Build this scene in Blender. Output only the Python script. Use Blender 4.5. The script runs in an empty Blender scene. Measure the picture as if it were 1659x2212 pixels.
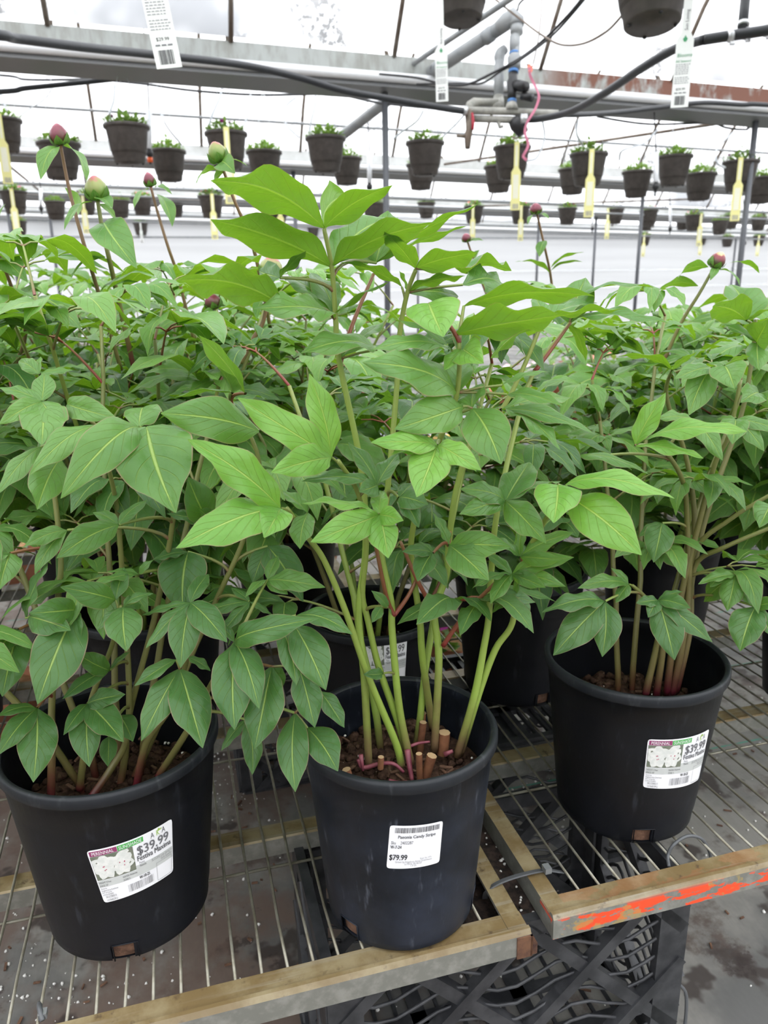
import bpy, math, random
from math import sin, cos, pi, radians, sqrt, atan2
from mathutils import Vector as V3, Matrix, noise

# ------------------------------------------------------------------ camera, world, exposure
SC = bpy.context.scene
COL = SC.collection
W, H, FPX = 1659.0, 2212.0, 1648.0
PITCH, ROLL = radians(16.26), radians(0.9)
CAM = V3((0, 0, 0.666))
FW = V3((0, cos(PITCH), -sin(PITCH)))
_u0, _r0 = V3((0, sin(PITCH), cos(PITCH))), V3((1, 0, 0))
RT = _r0 * cos(ROLL) - _u0 * sin(ROLL)
UP = _r0 * sin(ROLL) + _u0 * cos(ROLL)
cd = bpy.data.cameras.new('camera')
cam = bpy.data.objects.new('camera', cd)
COL.objects.link(cam)
cam.matrix_world = Matrix(((RT.x, UP.x, -FW.x, CAM.x), (RT.y, UP.y, -FW.y, CAM.y), (RT.z, UP.z, -FW.z, CAM.z), (0, 0, 0, 1)))
cd.sensor_fit = 'VERTICAL'
cd.sensor_height = 24.0
cd.lens = 24.0 * FPX / H
cd.clip_start = 0.02
cd.clip_end = 200
cd.dof.use_dof = True
cd.dof.focus_distance = 0.76
cd.dof.aperture_fstop = cd.lens / 2.6
SC.camera = cam

wd = bpy.data.worlds.new('overcast sky')
SC.world = wd
wd.use_nodes = True
bg = wd.node_tree.nodes['Background']
bg.inputs[0].default_value = (0.955, 0.975, 1.0, 1)
bg.inputs[1].default_value = 3.9
SC.view_settings.view_transform = 'Standard'
SC.view_settings.look = 'None'
SC.view_settings.exposure = 0.15
SC.view_settings.gamma = 1.0
SC.view_settings.use_curve_mapping = False
cy = SC.cycles
cy.max_bounces = 8
cy.diffuse_bounces = 5
cy.glossy_bounces = 3
cy.transmission_bounces = 5
cy.transparent_max_bounces = 8
cy.use_denoising = True
cy.caustics_reflective = False
cy.caustics_refractive = False

def ray(px, py):
    return FW + RT * ((px - W / 2) / FPX) - UP * ((py - H / 2) / FPX)
def at(px, py, D):                      # point at depth D along the camera axis
    return CAM + ray(px, py) * D
def aty(px, py, Y):                     # point at distance Y in front of the camera over the ground
    d = ray(px, py)
    return CAM + d * (Y / d.y)
def atz(px, py, z):
    d = ray(px, py)
    return CAM + d * ((z - CAM.z) / d.z)
A0 = radians(15.5)
UX, UY = V3((cos(A0), sin(A0), 0)), V3((-sin(A0), cos(A0), 0))
def G(u, v, z):                         # bench / greenhouse axes: u along the bench fronts, v away from them
    return UX * u + UY * v + V3((0, 0, z))
def GS(u, v, z):                        # roof steel falls a little along its length
    return G(u, v, z - 0.02 * u)
def atv(px, py, v):
    d = ray(px, py)
    P = CAM + d * (v / d.dot(UY))
    return P.dot(UX), P.z

# ------------------------------------------------------------------ materials
MATS = {}
class NT:
    def __init__(s, name):
        m = bpy.data.materials.new(name)
        m.use_nodes = True
        s.m, s.t = m, m.node_tree
        s.b = s.t.nodes['Principled BSDF']
        s.out = s.t.nodes['Material Output']
        MATS[name] = m
    def n(s, typ, **kw):
        x = s.t.nodes.new(typ)
        for k, v in kw.items():
            if k.startswith('i_'):
                key = k[2:]
                x.inputs[int(key) if key.isdigit() else key].default_value = v
            else:
                setattr(x, k, v)
        return x
    def l(s, a, b):
        s.t.links.new(a, b)
    def math(s, op, a, b=None, c=None):
        x = s.n('ShaderNodeMath', operation=op)
        for i, q in enumerate((a, b, c)):
            if q is None: continue
            if isinstance(q, (int, float)): x.inputs[i].default_value = q
            else: s.l(q, x.inputs[i])
        return x.outputs[0]
    def mix(s, f, a, b):
        x = s.n('ShaderNodeMix', data_type='RGBA')
        if isinstance(f, (int, float)): x.inputs[0].default_value = f
        else: s.l(f, x.inputs[0])
        for i, q in ((6, a), (7, b)):
            if isinstance(q, tuple): x.inputs[i].default_value = (*q, 1) if len(q) == 3 else q
            else: s.l(q, x.inputs[i])
        return x.outputs[2]
    def noise(s, scale, detail=4, rough=.6, coord='Object', vec=None, stretch=None):
        if vec is None:
            vec = s.n('ShaderNodeTexCoord').outputs[coord]
        if stretch:
            mp = s.n('ShaderNodeMapping')
            mp.inputs['Scale'].default_value = stretch
            s.l(vec, mp.inputs[0]); vec = mp.outputs[0]
        x = s.n('ShaderNodeTexNoise')
        x.inputs['Scale'].default_value = scale
        x.inputs['Detail'].default_value = detail
        x.inputs['Roughness'].default_value = rough
        s.l(vec, x.inputs['Vector'])
        return x.outputs['Fac']
    def step(s, f, lo, hi):
        x = s.n('ShaderNodeMapRange', clamp=True, interpolation_type='SMOOTHSTEP')
        x.inputs[1].default_value = lo; x.inputs[2].default_value = hi
        s.l(f, x.inputs[0])
        return x.outputs[0]
    def bump(s, h, strength=.3, dist=.002):
        x = s.n('ShaderNodeBump')
        x.inputs['Strength'].default_value = strength
        x.inputs['Distance'].default_value = dist
        s.l(h, x.inputs['Height'])
        s.l(x.outputs[0], s.b.inputs['Normal'])
        return x.outputs[0]
    def base(s, c):
        if isinstance(c, tuple): s.b.inputs['Base Color'].default_value = (*c, 1)
        else: s.l(c, s.b.inputs['Base Color'])
    def set(s, **kw):
        for k, v in kw.items():
            s.b.inputs[k.replace('_', ' ')].default_value = v

def plain(name, col, rough=.5, metal=0, var=None, scale=30, spec=.5, bump=0, bs=200):
    t = NT(name)
    t.set(Roughness=rough, Metallic=metal, Specular_IOR_Level=spec)
    if var:
        t.base(t.mix(t.step(t.noise(scale), .35, .65), col, var))
    else:
        t.base(col)
    if bump: t.bump(t.noise(bs), bump)
    return t.m

def leaf_mat(name, dark, lite, under, trans, rough=.37):
    t = NT(name)
    uv = t.n('ShaderNodeUVMap').outputs[0]
    sp = t.n('ShaderNodeSeparateXYZ'); t.l(uv, sp.inputs[0])
    u, v = sp.outputs[0], sp.outputs[1]
    av = t.math('ABSOLUTE', t.math('SUBTRACT', v, .5))            # 0 midrib .. .5 edge
    mid = t.math('SUBTRACT', 1, t.step(av, .010, .034))
    q = t.math('SUBTRACT', u, t.math('MULTIPLY', t.math('POWER', av, .8), .62))
    fr = t.math('ABSOLUTE', t.math('SUBTRACT', t.math('FRACT', t.math('MULTIPLY', q, 7.0)), .5))
    lat = t.math('SUBTRACT', 1, t.step(fr, .012, .060))
    lat = t.math('MULTIPLY', lat, t.math('SUBTRACT', 1, t.step(av, .30, .47)))
    vein = t.math('MAXIMUM', mid, t.math('MULTIPLY', lat, .38))
    edge = t.step(av, .478, .494)
    nz = t.step(t.noise(9, 3), .3, .7)
    col = t.mix(nz, dark, lite)
    geo = t.n('ShaderNodeNewGeometry')
    col = t.mix(geo.outputs['Backfacing'], col, under)
    col = t.mix(t.math('MULTIPLY', vein, .75), col, (.36, .50, .12))
    col = t.mix(t.math('MULTIPLY', edge, .8), col, (.34, .20, .14))
    t.base(col)
    fine = t.noise(160, 3)
    groove = t.math('MAXIMUM', mid, lat)
    hgt = t.math('SUBTRACT', t.math('ADD', t.math('MULTIPLY', fine, .3), t.math('MULTIPLY', t.noise(60, 2), .75)), t.math('MULTIPLY', groove, .42))
    nrm = t.bump(hgt, .8, .0020)
    t.set(Roughness=rough, Specular_IOR_Level=.42)
    tr = t.n('ShaderNodeBsdfTranslucent')
    t.l(t.mix(vein, trans, (trans[0] * 1.5, trans[1] * 1.35, trans[2] * 1.6)), tr.inputs[0])
    t.l(nrm, tr.inputs['Normal'])
    mx = t.n('ShaderNodeMixShader'); mx.inputs[0].default_value = .32
    t.l(t.b.outputs[0], mx.inputs[1]); t.l(tr.outputs[0], mx.inputs[2])
    t.l(mx.outputs[0], t.out.inputs[0])
    return t.m

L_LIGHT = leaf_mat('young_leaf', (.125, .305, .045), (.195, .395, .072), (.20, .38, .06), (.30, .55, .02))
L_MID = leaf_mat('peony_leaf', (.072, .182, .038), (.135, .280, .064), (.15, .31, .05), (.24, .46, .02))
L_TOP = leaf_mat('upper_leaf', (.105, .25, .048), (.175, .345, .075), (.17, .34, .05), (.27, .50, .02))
L_DARK = leaf_mat('deep_green_leaf', (.048, .135, .034), (.092, .205, .054), (.12, .25, .05), (.17, .36, .02))

def stem_mat(name, c0, c1, c2, q=.14):
    t = NT(name)
    uv = t.n('ShaderNodeUVMap').outputs[0]
    sp = t.n('ShaderNodeSeparateXYZ'); t.l(uv, sp.inputs[0])
    f = t.math('ADD', sp.outputs[0], t.math('MULTIPLY', t.math('SUBTRACT', t.noise(25), .5), .12))
    r = t.n('ShaderNodeValToRGB')
    e = r.color_ramp.elements
    e[0].position = .02; e[0].color = (*c0, 1)
    e[1].position = q; e[1].color = (*c1, 1)
    k = e.new(1.0); k.color = (*c2, 1)
    t.l(f, r.inputs[0]); t.base(r.outputs[0])
    t.set(Roughness=.38)
    return t.m
M_STEM = stem_mat('green_stem', (.16, .10, .05), (.25, .36, .06), (.22, .26, .06))
M_STEMR = stem_mat('red_based_stem', (.15, .02, .03), (.17, .15, .05), (.17, .19, .05))
M_PET = stem_mat('petiole', (.20, .07, .045), (.17, .16, .05), (.20, .27, .06))
M_STEMC = stem_mat('crimson_based_stem', (.085, .008, .018), (.15, .12, .045), (.17, .19, .05), .19)
M_PETR = stem_mat('red_petiole', (.24, .03, .03), (.24, .055, .035), (.21, .11, .045))
M_STALK = stem_mat('bud_stalk', (.20, .18, .05), (.19, .13, .06), (.20, .10, .055))

def pot_mat(name, c, v, sc):
    t = NT(name)
    n1 = t.noise(7, 5, .65)
    n2 = t.noise(90, 3, .6, stretch=(1, 1, .25))
    c1 = t.mix(t.step(n1, .35, .75), c, v)
    c2 = t.mix(t.step(n2, .58, .85), c1, sc)
    t.base(c2)
    t.l(t.mix(n1, (.33, .33, .33), (.55, .55, .55)), t.b.inputs['Roughness'])
    t.set(Specular_IOR_Level=.30)
    t.bump(t.noise(220, 3, stretch=(1, 1, .3)), .18, .0008)
    return t.m
M_POT = pot_mat('black_nursery_plastic', (.0045, .005, .0065), (.008, .009, .013), (.024, .027, .034))
M_POTG = pot_mat('weathered_black_plastic', (.006, .008, .012), (.024, .030, .046), (.09, .10, .125))
M_RIM = pot_mat('paler_rim_plastic', (.012, .014, .017), (.026, .029, .033), (.07, .075, .08))  # rim a step lighter than the pot wall
def soil_mat():
    t = NT('potting_soil')
    n = t.noise(120, 6, .7)
    c = t.mix(t.step(n, .3, .7), (.030, .017, .012), (.125, .070, .048))
    c = t.mix(t.step(t.noise(260, 2), .70, .74), c, (.30, .24, .18))
    t.base(c); t.set(Roughness=.95, Specular_IOR_Level=.1)
    t.bump(n, .9, .004)
    return t.m
M_SOIL = soil_mat()
M_SOILD = plain('wet_potting_soil', (.014, .009, .007), .9, var=(.05, .03, .022), scale=120, bump=.8, bs=160)
M_BARK = plain('bark_chip', (.10, .05, .03), .9, var=(.19, .10, .06), scale=90, bump=.9, bs=220)
M_PERL = plain('perlite', (.78, .76, .72), .9)
M_CUT = plain('cut_stem', (.15, .055, .025), .7, var=(.24, .10, .045), scale=60)
M_CUTT = plain('cut_end', (.42, .28, .15), .8)
M_SHOOT = plain('pink_shoot', (.26, .07, .09), .5, var=(.17, .03, .05), scale=60)
def bud_mat(name, a, b, c):
    t = NT(name)
    uv = t.n('ShaderNodeUVMap').outputs[0]
    sp = t.n('ShaderNodeSeparateXYZ'); t.l(uv, sp.inputs[0])
    f = t.math('ADD', sp.outputs[0], t.math('MULTIPLY', t.math('SUBTRACT', t.noise(55, 2), .5), .9))
    col = t.mix(t.step(f, .2, .6), a, b)
    col = t.mix(t.step(f, .70, .95), col, c)
    t.base(col); t.set(Roughness=.4)
    return t.m
M_BUDG = bud_mat('green_pink_bud', (.15, .26, .05), (.24, .27, .08), (.42, .085, .12))
M_BUDR = bud_mat('dark_red_bud', (.09, .06, .03), (.17, .03, .05), (.33, .10, .13))
M_BUDC = bud_mat('opening_bud', (.08, .06, .03), (.20, .03, .04), (.78, .55, .25))

def rail_mat(name, paint=False):
    t = NT(name)
    n1 = t.noise(14, 5, .65)
    n2 = t.noise(60, 4, .6)
    c = t.mix(t.step(n1, .38, .66), (.19, .13, .055), (.31, .25, .14))
    n3 = t.noise(9, 4, .7, stretch=(.25, 6, 6))
    c = t.mix(t.math('MULTIPLY', t.step(n3, .52, .72), .7), c, (.36, .335, .27))
    c = t.mix(t.step(n2, .58, .74), c, (.10, .065, .035))
    geo = t.n('ShaderNodeNewGeometry')
    sp = t.n('ShaderNodeSeparateXYZ'); t.l(geo.outputs['Normal'], sp.inputs[0])
    face = t.step(sp.outputs[2], .3, .6)                       # the vertical lip is bare zinc, the top is varnished with rust
    c = t.mix(face, t.mix(t.step(n2, .4, .7), (.19, .19, .165), (.27, .265, .235)), c)
    if paint:
        tc = t.n('ShaderNodeTexCoord').outputs['Object']
        s2 = t.n('ShaderNodeSeparateXYZ'); t.l(tc, s2.inputs[0])
        low = t.math('SUBTRACT', 1, t.step(s2.outputs[2], -.005, .001))
        np_ = t.noise(42, 5, .62, stretch=(.45, 1, 1.6))
        span = t.math('SUBTRACT', 1, t.step(s2.outputs[0], .63, .72))
        pf = t.math('MULTIPLY', t.math('MULTIPLY', t.step(np_, .49, .52), low), span)
        c = t.mix(pf, c, (.86, .085, .025))
        yf = t.math('MULTIPLY', t.math('MULTIPLY', t.step(t.noise(33, 4), .58, .62), low), .6)
        c = t.mix(yf, c, (.42, .30, .09))
    t.base(c)
    t.set(Roughness=.45, Metallic=.15)
    t.bump(n2, .2, .001)
    return t.m
M_RAIL = rail_mat('galvanised_rail')
M_RAILP = rail_mat('painted_rail', True)
M_RUST = plain('rusty_steel', (.055, .024, .017), .8, var=(.15, .07, .035), scale=50)
M_WIRE = plain('galvanised_wire', (.30, .285, .23), .4, metal=.45, var=(.20, .18, .13), scale=40)
M_CRATE = plain('crate_plastic', (.022, .023, .026), .42, var=(.055, .056, .060), scale=25)
M_TIE = plain('grey_tie', (.10, .105, .11), .5)
M_TIEC = plain('zinc_clip', (.30, .31, .31), .4, metal=.5)

def film_mat(name, albedo, dif=.12, spot=0.0, streak=None):
    t = NT(name)
    tr = t.n('ShaderNodeBsdfTranslucent')
    df = t.n('ShaderNodeBsdfDiffuse')
    c = (albedo, albedo * 1.0, albedo * 1.01)
    if spot:
        tc = t.n('ShaderNodeTexCoord').outputs['Object']           # grey wet film low down by the gutters, cloudy patches higher
        s2 = t.n('ShaderNodeSeparateXYZ'); t.l(tc, s2.inputs[0])
        low = t.math('SUBTRACT', 1, t.step(t.math('ADD', s2.outputs[2], t.math('MULTIPLY', s2.outputs[0], .02)), 2.42, 2.95))
        speck = t.math('MULTIPLY', t.step(t.noise(1.3, 3, .6), .54, .64), t.step(t.noise(26, 3, .7), .44, .56))
        col = t.mix(t.math('MULTIPLY', speck, low), c, tuple(x * .245 for x in c))
        col = t.mix(t.math('MULTIPLY', t.step(t.noise(.55, 4, .6), .52, .66), .93), col, (.33, .338, .355))
        t.l(col, tr.inputs[0])
    elif streak:
        wv = t.noise(1.0, 3, .5, stretch=(.15, .15, 6))
        col = t.mix(t.step(wv, .35, .65), c, tuple(x * streak for x in c))
        t.l(col, tr.inputs[0])
    else:
        tr.inputs[0].default_value = (*c, 1)
    df.inputs[0].default_value = (.75, .77, .78, 1)
    mx = t.n('ShaderNodeMixShader'); mx.inputs[0].default_value = dif
    t.l(tr.outputs[0], mx.inputs[1]); t.l(df.outputs[0], mx.inputs[2])
    t.l(mx.outputs[0], t.out.inputs[0])
    return t.m
M_ROOF = film_mat('roof_film', .92, .08, spot=1.0)
M_WALL = film_mat('wall_film', .235, .12, streak=.90)
M_SIDE = film_mat('side_film', .18, .12)

def gutter_mat():
    t = NT('gutter_steel')
    n1 = t.noise(3.0, 5, .65, stretch=(1, 1, .5))
    n2 = t.noise(16, 4, .6, stretch=(1, 1, .3))
    c = t.mix(t.step(n2, .35, .7), (.37, .39, .375), (.26, .265, .24))
    tc = t.n('ShaderNodeTexCoord').outputs['Object']
    s2 = t.n('ShaderNodeSeparateXYZ'); t.l(tc, s2.inputs[0])
    rustx = t.step(s2.outputs[0], 1.0, 1.5)
    c = t.mix(t.math('MULTIPLY', t.step(n1, .44, .54), rustx), c, (.155, .06, .035))
    t.base(c); t.set(Roughness=.55, Metallic=.1)
    return t.m
M_GUT = gutter_mat()
M_GUTHAZE = plain('haze_pale_gutter_steel', (.62, .63, .62), .5, var=(.50, .51, .49), scale=3)  # farther gutters: distance haze is put into the paler steel colour
M_PIPE = plain('steel_pipe', (.74, .75, .76), .3, metal=.15)
M_PIPED = plain('dark_pipe', (.22, .225, .23), .45, metal=.2)
M_POST = plain('post_steel', (.10, .105, .115), .5, metal=.2)
M_BOW = plain('bow_steel', (.20, .165, .13), .6, var=(.11, .075, .05), scale=8)
M_HOSE = plain('black_hose', (.022, .024, .027), .42)
M_PVC = plain('grey_pvc', (.235, .25, .26), .45, var=(.29, .30, .30), scale=10)
M_PVCB = plain('old_pvc', (.36, .35, .31), .5, var=(.25, .25, .22), scale=20)
M_BLUE = plain('blue_primer', (.05, .17, .42), .5)
M_BLACK = plain('black_plastic', (.012, .012, .013), .4)
M_RED = plain('red_handle', (.36, .01, .03), .4)
M_RIB = plain('pink_ribbon', (.52, .16, .24), .6)
M_STRW = plain('clear_strand', (.62, .66, .69), .35)
M_CLAMP = plain('steel_clamp', (.55, .56, .56), .35, metal=.7)
M_ORNG = plain('orange_nozzle', (.80, .12, .02), .4)
M_WHITE = plain('white_plastic', (.80, .82, .84), .4)
M_BASK = plain('basket_plastic', (.050, .042, .037), .5, var=(.070, .060, .053), scale=20, bump=.25, bs=120)
M_BLEAF = leaf_mat('basket_leaf', (.12, .27, .06), (.20, .38, .10), (.2, .36, .1), (.3, .5, .06))
M_PINK = plain('pink_petal', (.72, .15, .25), .6)
M_MAG = plain('magenta_petal', (.50, .03, .34), .6)
M_PURP = plain('purple_petal', (.12, .04, .26), .6)
M_CORAL = plain('coral_petal', (.80, .25, .18), .6)
M_PALE = plain('pale_pink_petal', (.85, .55, .60), .6)
M_TAGY = plain('yellow_tag', (.80, .76, .32), .45)
M_TAGW = plain('white_tag', (.74, .75, .72), .45)
M_TAGP = plain('tag_print_panel', (.80, .79, .62), .5)
M_INK = plain('ink', (.03, .03, .035), .6)
M_INKG = plain('grey_ink', (.16, .16, .17), .6)
M_INKL = plain('light_grey_ink', (.34, .34, .35), .6)
M_INKGR = plain('green_ink', (.05, .28, .12), .6)
M_PAPER = plain('label_paper', (.92, .92, .94), .42)
M_BAND = plain('label_band', (.60, .62, .60), .45)
M_PLUM = plain('plum_band', (.30, .05, .15), .45)
M_GRNB = plain('green_band', (.09, .44, .10), .45)
M_LIME = plain('lime_ink', (.36, .55, .10), .45)
M_PHOTO = plain('label_photo_foliage', (.14, .17, .12), .45, var=(.22, .23, .18), scale=90)
M_PETW = plain('label_white_petal', (.84, .84, .80), .45, var=(.70, .72, .68), scale=160)
M_LPET = plain('label_pink_petal', (.45, .05, .12), .45)
M_TERRA = plain('terracotta', (.55, .20, .10), .75, var=(.62, .28, .16), scale=12)
M_MULCH = plain('tan_mulch', (.42, .25, .12), .9, var=(.30, .16, .07), scale=60, bump=.6, bs=80)
M_YEL = plain('yellow_painted_board', (.72, .47, .09), .6, var=(.60, .42, .14), scale=8)
M_GREYB = plain('grey_bench_top', (.24, .25, .27), .6)

def floor_mat():
    t = NT('ground_cover_fabric')
    tc = t.n('ShaderNodeTexCoord').outputs['Object']
    n1 = t.noise(2.6, 6, .62)
    n2 = t.noise(11, 5, .65)
    fine = t.noise(240, 2, .5, stretch=(1, .25, 1))
    c = t.mix(t.step(n1, .38, .60), (.13, .128, .122), (.285, .272, .245))
    c = t.mix(t.math('MULTIPLY', t.step(n2, .52, .66), .8), c, (.095, .062, .048))
    sp = t.n('ShaderNodeSeparateXYZ'); t.l(tc, sp.inputs[0])
    dirt = t.step(sp.outputs[0], .55, .25)                     # potting mix spilt under the benches
    c = t.mix(t.math('MULTIPLY', t.math('MULTIPLY', dirt, t.step(t.noise(4.3, 6, .65), .40, .56)), .8), c, (.165, .108, .082))
    c = t.mix(t.math('MULTIPLY', t.step(t.noise(6.5, 4, .6), .58, .63), .85), c, (.045, .032, .027))
    c = t.mix(t.math('MULTIPLY', t.math('MULTIPLY', t.step(n2, .56, .60), .6), t.step(n1, .5, .45)), c, (.028, .02, .018))
    c = t.mix(t.math('MULTIPLY', fine, .25), c, (.07, .07, .07))
    ln = t.math('ABSOLUTE', t.math('SUBTRACT', t.math('FRACT', t.math('ADD', t.math('MULTIPLY', sp.outputs[1], 3.28), .52)), .5))
    th = t.math('MULTIPLY', t.math('SUBTRACT', 1, t.step(ln, .004, .009)), t.step(n2, .62, .5))
    c = t.mix(th, c, (.06, .27, .19))
    t.base(c); t.set(Roughness=.6, Specular_IOR_Level=.3)
    t.bump(n2, .3, .004)
    return t.m
M_FLOOR = floor_mat()

# ------------------------------------------------------------------ mesh builder
class MB:
    def __init__(s):
        s.v, s.f, s.uv, s.mi, s.mats, s.sm = [], [], [], [], [], []
    def mid(s, m):
        if m not in s.mats: s.mats.append(m)
        return s.mats.index(m)
    def add(s, vs, fs, m, uvs=None, smooth=True):
        o = len(s.v); k = s.mid(m)
        s.v.extend(vs)
        for i, f in enumerate(fs):
            s.f.append(tuple(o + j for j in f)); s.mi.append(k); s.sm.append(smooth)
            s.uv.append([uvs[j] for j in f] if uvs else [(0, 0)] * len(f))
    def tube(s, pts, r, m, n=8, cap=True, u0=0.0, u1=1.0):
        pts = [V3(p) for p in pts]; N = len(pts)
        rs = r if isinstance(r, (list, tuple)) else [r] * N
        if len(rs) != N:
            M = len(rs) - 1
            rs = [rs[min(int(M * i / (N - 1)), M - 1)] * (1 - (M * i / (N - 1) - min(int(M * i / (N - 1)), M - 1))) + rs[min(int(M * i / (N - 1)), M - 1) + 1] * (M * i / (N - 1) - min(int(M * i / (N - 1)), M - 1)) for i in range(N)]
        prev = None; vs = []; us = []
        for i, p in enumerate(pts):
            d = (pts[min(i + 1, N - 1)] - pts[max(i - 1, 0)])
            if d.length < 1e-9: d = V3((0, 0, 1))
            d.normalize()
            if prev is None:
                a = V3((0, 0, 1)) if abs(d.z) < .9 else V3((1, 0, 0))
                x = d.cross(a).normalized()
            else:
                x = (prev - d * prev.dot(d)).normalized()
            prev = x; y = d.cross(x)
            for k in range(n):
                t = 2 * pi * k / n
                vs.append(p + (x * cos(t) + y * sin(t)) * rs[i])
                us.append((u0 + (u1 - u0) * i / max(N - 1, 1), k / n))
        fs = []
        for i in range(N - 1):
            for k in range(n):
                a, b = i * n + k, i * n + (k + 1) % n
                fs.append((a, b, b + n, a + n))
        if cap:
            fs.append(tuple(range(n - 1, -1, -1))); fs.append(tuple((N - 1) * n + k for k in range(n)))
        s.add(vs, fs, m, us)
    def box(s, o, ax, ay, az, m):
        o, ax, ay, az = map(V3, (o, ax, ay, az))
        vs = [o, o + ax, o + ax + ay, o + ay, o + az, o + ax + az, o + ax + ay + az, o + ay + az]
        fs = [(0, 3, 2, 1), (4, 5, 6, 7), (0, 1, 5, 4), (1, 2, 6, 5), (2, 3, 7, 6), (3, 0, 4, 7)]
        if ax.cross(ay).dot(az) < 0: fs = [f[::-1] for f in fs]
        s.add(vs, fs, m, None, False)
    def bar(s, p0, p1, nrm, w, th, m):               # flat bar from p0 to p1, width across, thickness along nrm
        p0, p1, nrm = V3(p0), V3(p1), V3(nrm).normalized()
        d = p1 - p0; sd = d.normalized().cross(nrm).normalized()
        s.box(p0 - sd * w / 2 - nrm * th / 2, d, sd * w, nrm * th, m)
    def lathe(s, prof, n, m, c=(0, 0, 0), skip=None, smooth=True):
        c = V3(c); vs = []; fs = []; N = len(prof)
        for (r, z) in prof:
            for k in range(n):
                t = 2 * pi * k / n
                vs.append(c + V3((r * cos(t), r * sin(t), z)))
        for i in range(N - 1):
            for k in range(n):
                if skip and skip(i, (k + .5) / n * 360): continue
                a, b = i * n + k, i * n + (k + 1) % n
                fs.append((a, b, b + n, a + n))
        s.add(vs, fs, m, None, smooth)
    def disc(s, c, r, z, n, m, up=True):
        c = V3(c); vs = [c + V3((r * cos(2 * pi * k / n), r * sin(2 * pi * k / n), z)) for k in range(n)]
        s.add(vs, [tuple(range(n)) if up else tuple(range(n - 1, -1, -1))], m)
    def extrude(s, prof, p0, p1, ax, ay, m, smooth=False):   # closed 2-D profile swept from p0 to p1
        p0, p1, ax, ay = map(V3, (p0, p1, ax, ay)); n = len(prof)
        vs = [p0 + ax * a + ay * b for a, b in prof] + [p1 + ax * a + ay * b for a, b in prof]
        fs = [(i, (i + 1) % n, (i + 1) % n + n, i + n) for i in range(n)]
        fs += [tuple(range(n - 1, -1, -1)), tuple(range(n, 2 * n))]
        if ax.cross(ay).dot(p1 - p0) < 0: fs = [f[::-1] for f in fs]
        area = sum(prof[i][0] * prof[(i + 1) % n][1] - prof[(i + 1) % n][0] * prof[i][1] for i in range(n))
        if area < 0: fs = [f[::-1] for f in fs]
        s.add(vs, fs, m, None, smooth)
    def blob(s, c, r, m, rnd, n=6, k=4, jag=.3):
        c = V3(c); vs = [c + V3((0, 0, r))]; 
        for i in range(1, k):
            th = pi * i / k
            for j in range(n):
                q = r * (1 + rnd.uniform(-jag, jag)); ph = 2 * pi * j / n
                vs.append(c + V3((q * sin(th) * cos(ph), q * sin(th) * sin(ph), q * cos(th) * .8)))
        vs.append(c - V3((0, 0, r)))
        fs = [(0, 1 + j, 1 + (j + 1) % n) for j in range(n)]
        for i in range(k - 2):
            for j in range(n):
                a, b = 1 + i * n + j, 1 + i * n + (j + 1) % n
                fs.append((a, a + n, b + n, b))
        e = len(vs) - 1; o = 1 + (k - 2) * n
        fs += [(e, o + (j + 1) % n, o + j) for j in range(n)]
        s.add(vs, fs, m)
    def mesh(s, name, inv=None):
        me = bpy.data.meshes.new(name)
        vs = [tuple(inv @ V3(v)) for v in s.v] if inv is not None else [tuple(v) for v in s.v]
        me.from_pydata(vs, [], s.f)
        for m in s.mats: me.materials.append(m)
        me.polygons.foreach_set('material_index', s.mi)
        me.polygons.foreach_set('use_smooth', s.sm)
        ul = me.uv_layers.new(name='UVMap')
        flat = []
        for q in s.uv:
            for a in q: flat.extend(a)
        ul.data.foreach_set('uv', flat)
        me.update()
        return me
    def build(s, name, parent=None, root=None):
        inv = root.matrix_basis.inverted() if root is not None else None
        o = bpy.data.objects.new(name, s.mesh(name, inv))
        COL.objects.link(o)
        if parent is not None: o.parent = parent
        return o

def thing(name, label, cat, loc=(0, 0, 0), rz=0, group=None):
    o = bpy.data.objects.new(name, None); COL.objects.link(o)
    o.empty_display_size = .05
    o.location = loc; o.rotation_euler = (0, 0, rz)
    o.matrix_basis                                         # noqa
    tag(o, label, cat, group)
    return o
def tag(o, label, cat, group=None):
    o['label'] = label; o['category'] = cat
    if group: o['group'] = group
    return o
def structure(o):
    o['kind'] = 'structure'; return o
def copy_tree(o, parent=None):
    c = o.copy(); COL.objects.link(c)
    if parent is not None: c.parent = parent
    for ch in list(o.children): copy_tree(ch, c)
    return c
def smooth_path(pts, n=6):                                  # Catmull-Rom
    pts = [V3(p) for p in pts]
    if len(pts) < 3: return pts
    out = []
    for i in range(len(pts) - 1):
        p0, p1, p2, p3 = pts[max(i - 1, 0)], pts[i], pts[i + 1], pts[min(i + 2, len(pts) - 1)]
        for k in range(n):
            t = k / n
            out.append(.5 * ((2 * p1) + (p2 - p0) * t + (2 * p0 - 5 * p1 + 4 * p2 - p3) * t * t + (3 * p1 - p0 - 3 * p2 + p3) * t ** 3))
    out.append(pts[-1])
    return out
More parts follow.
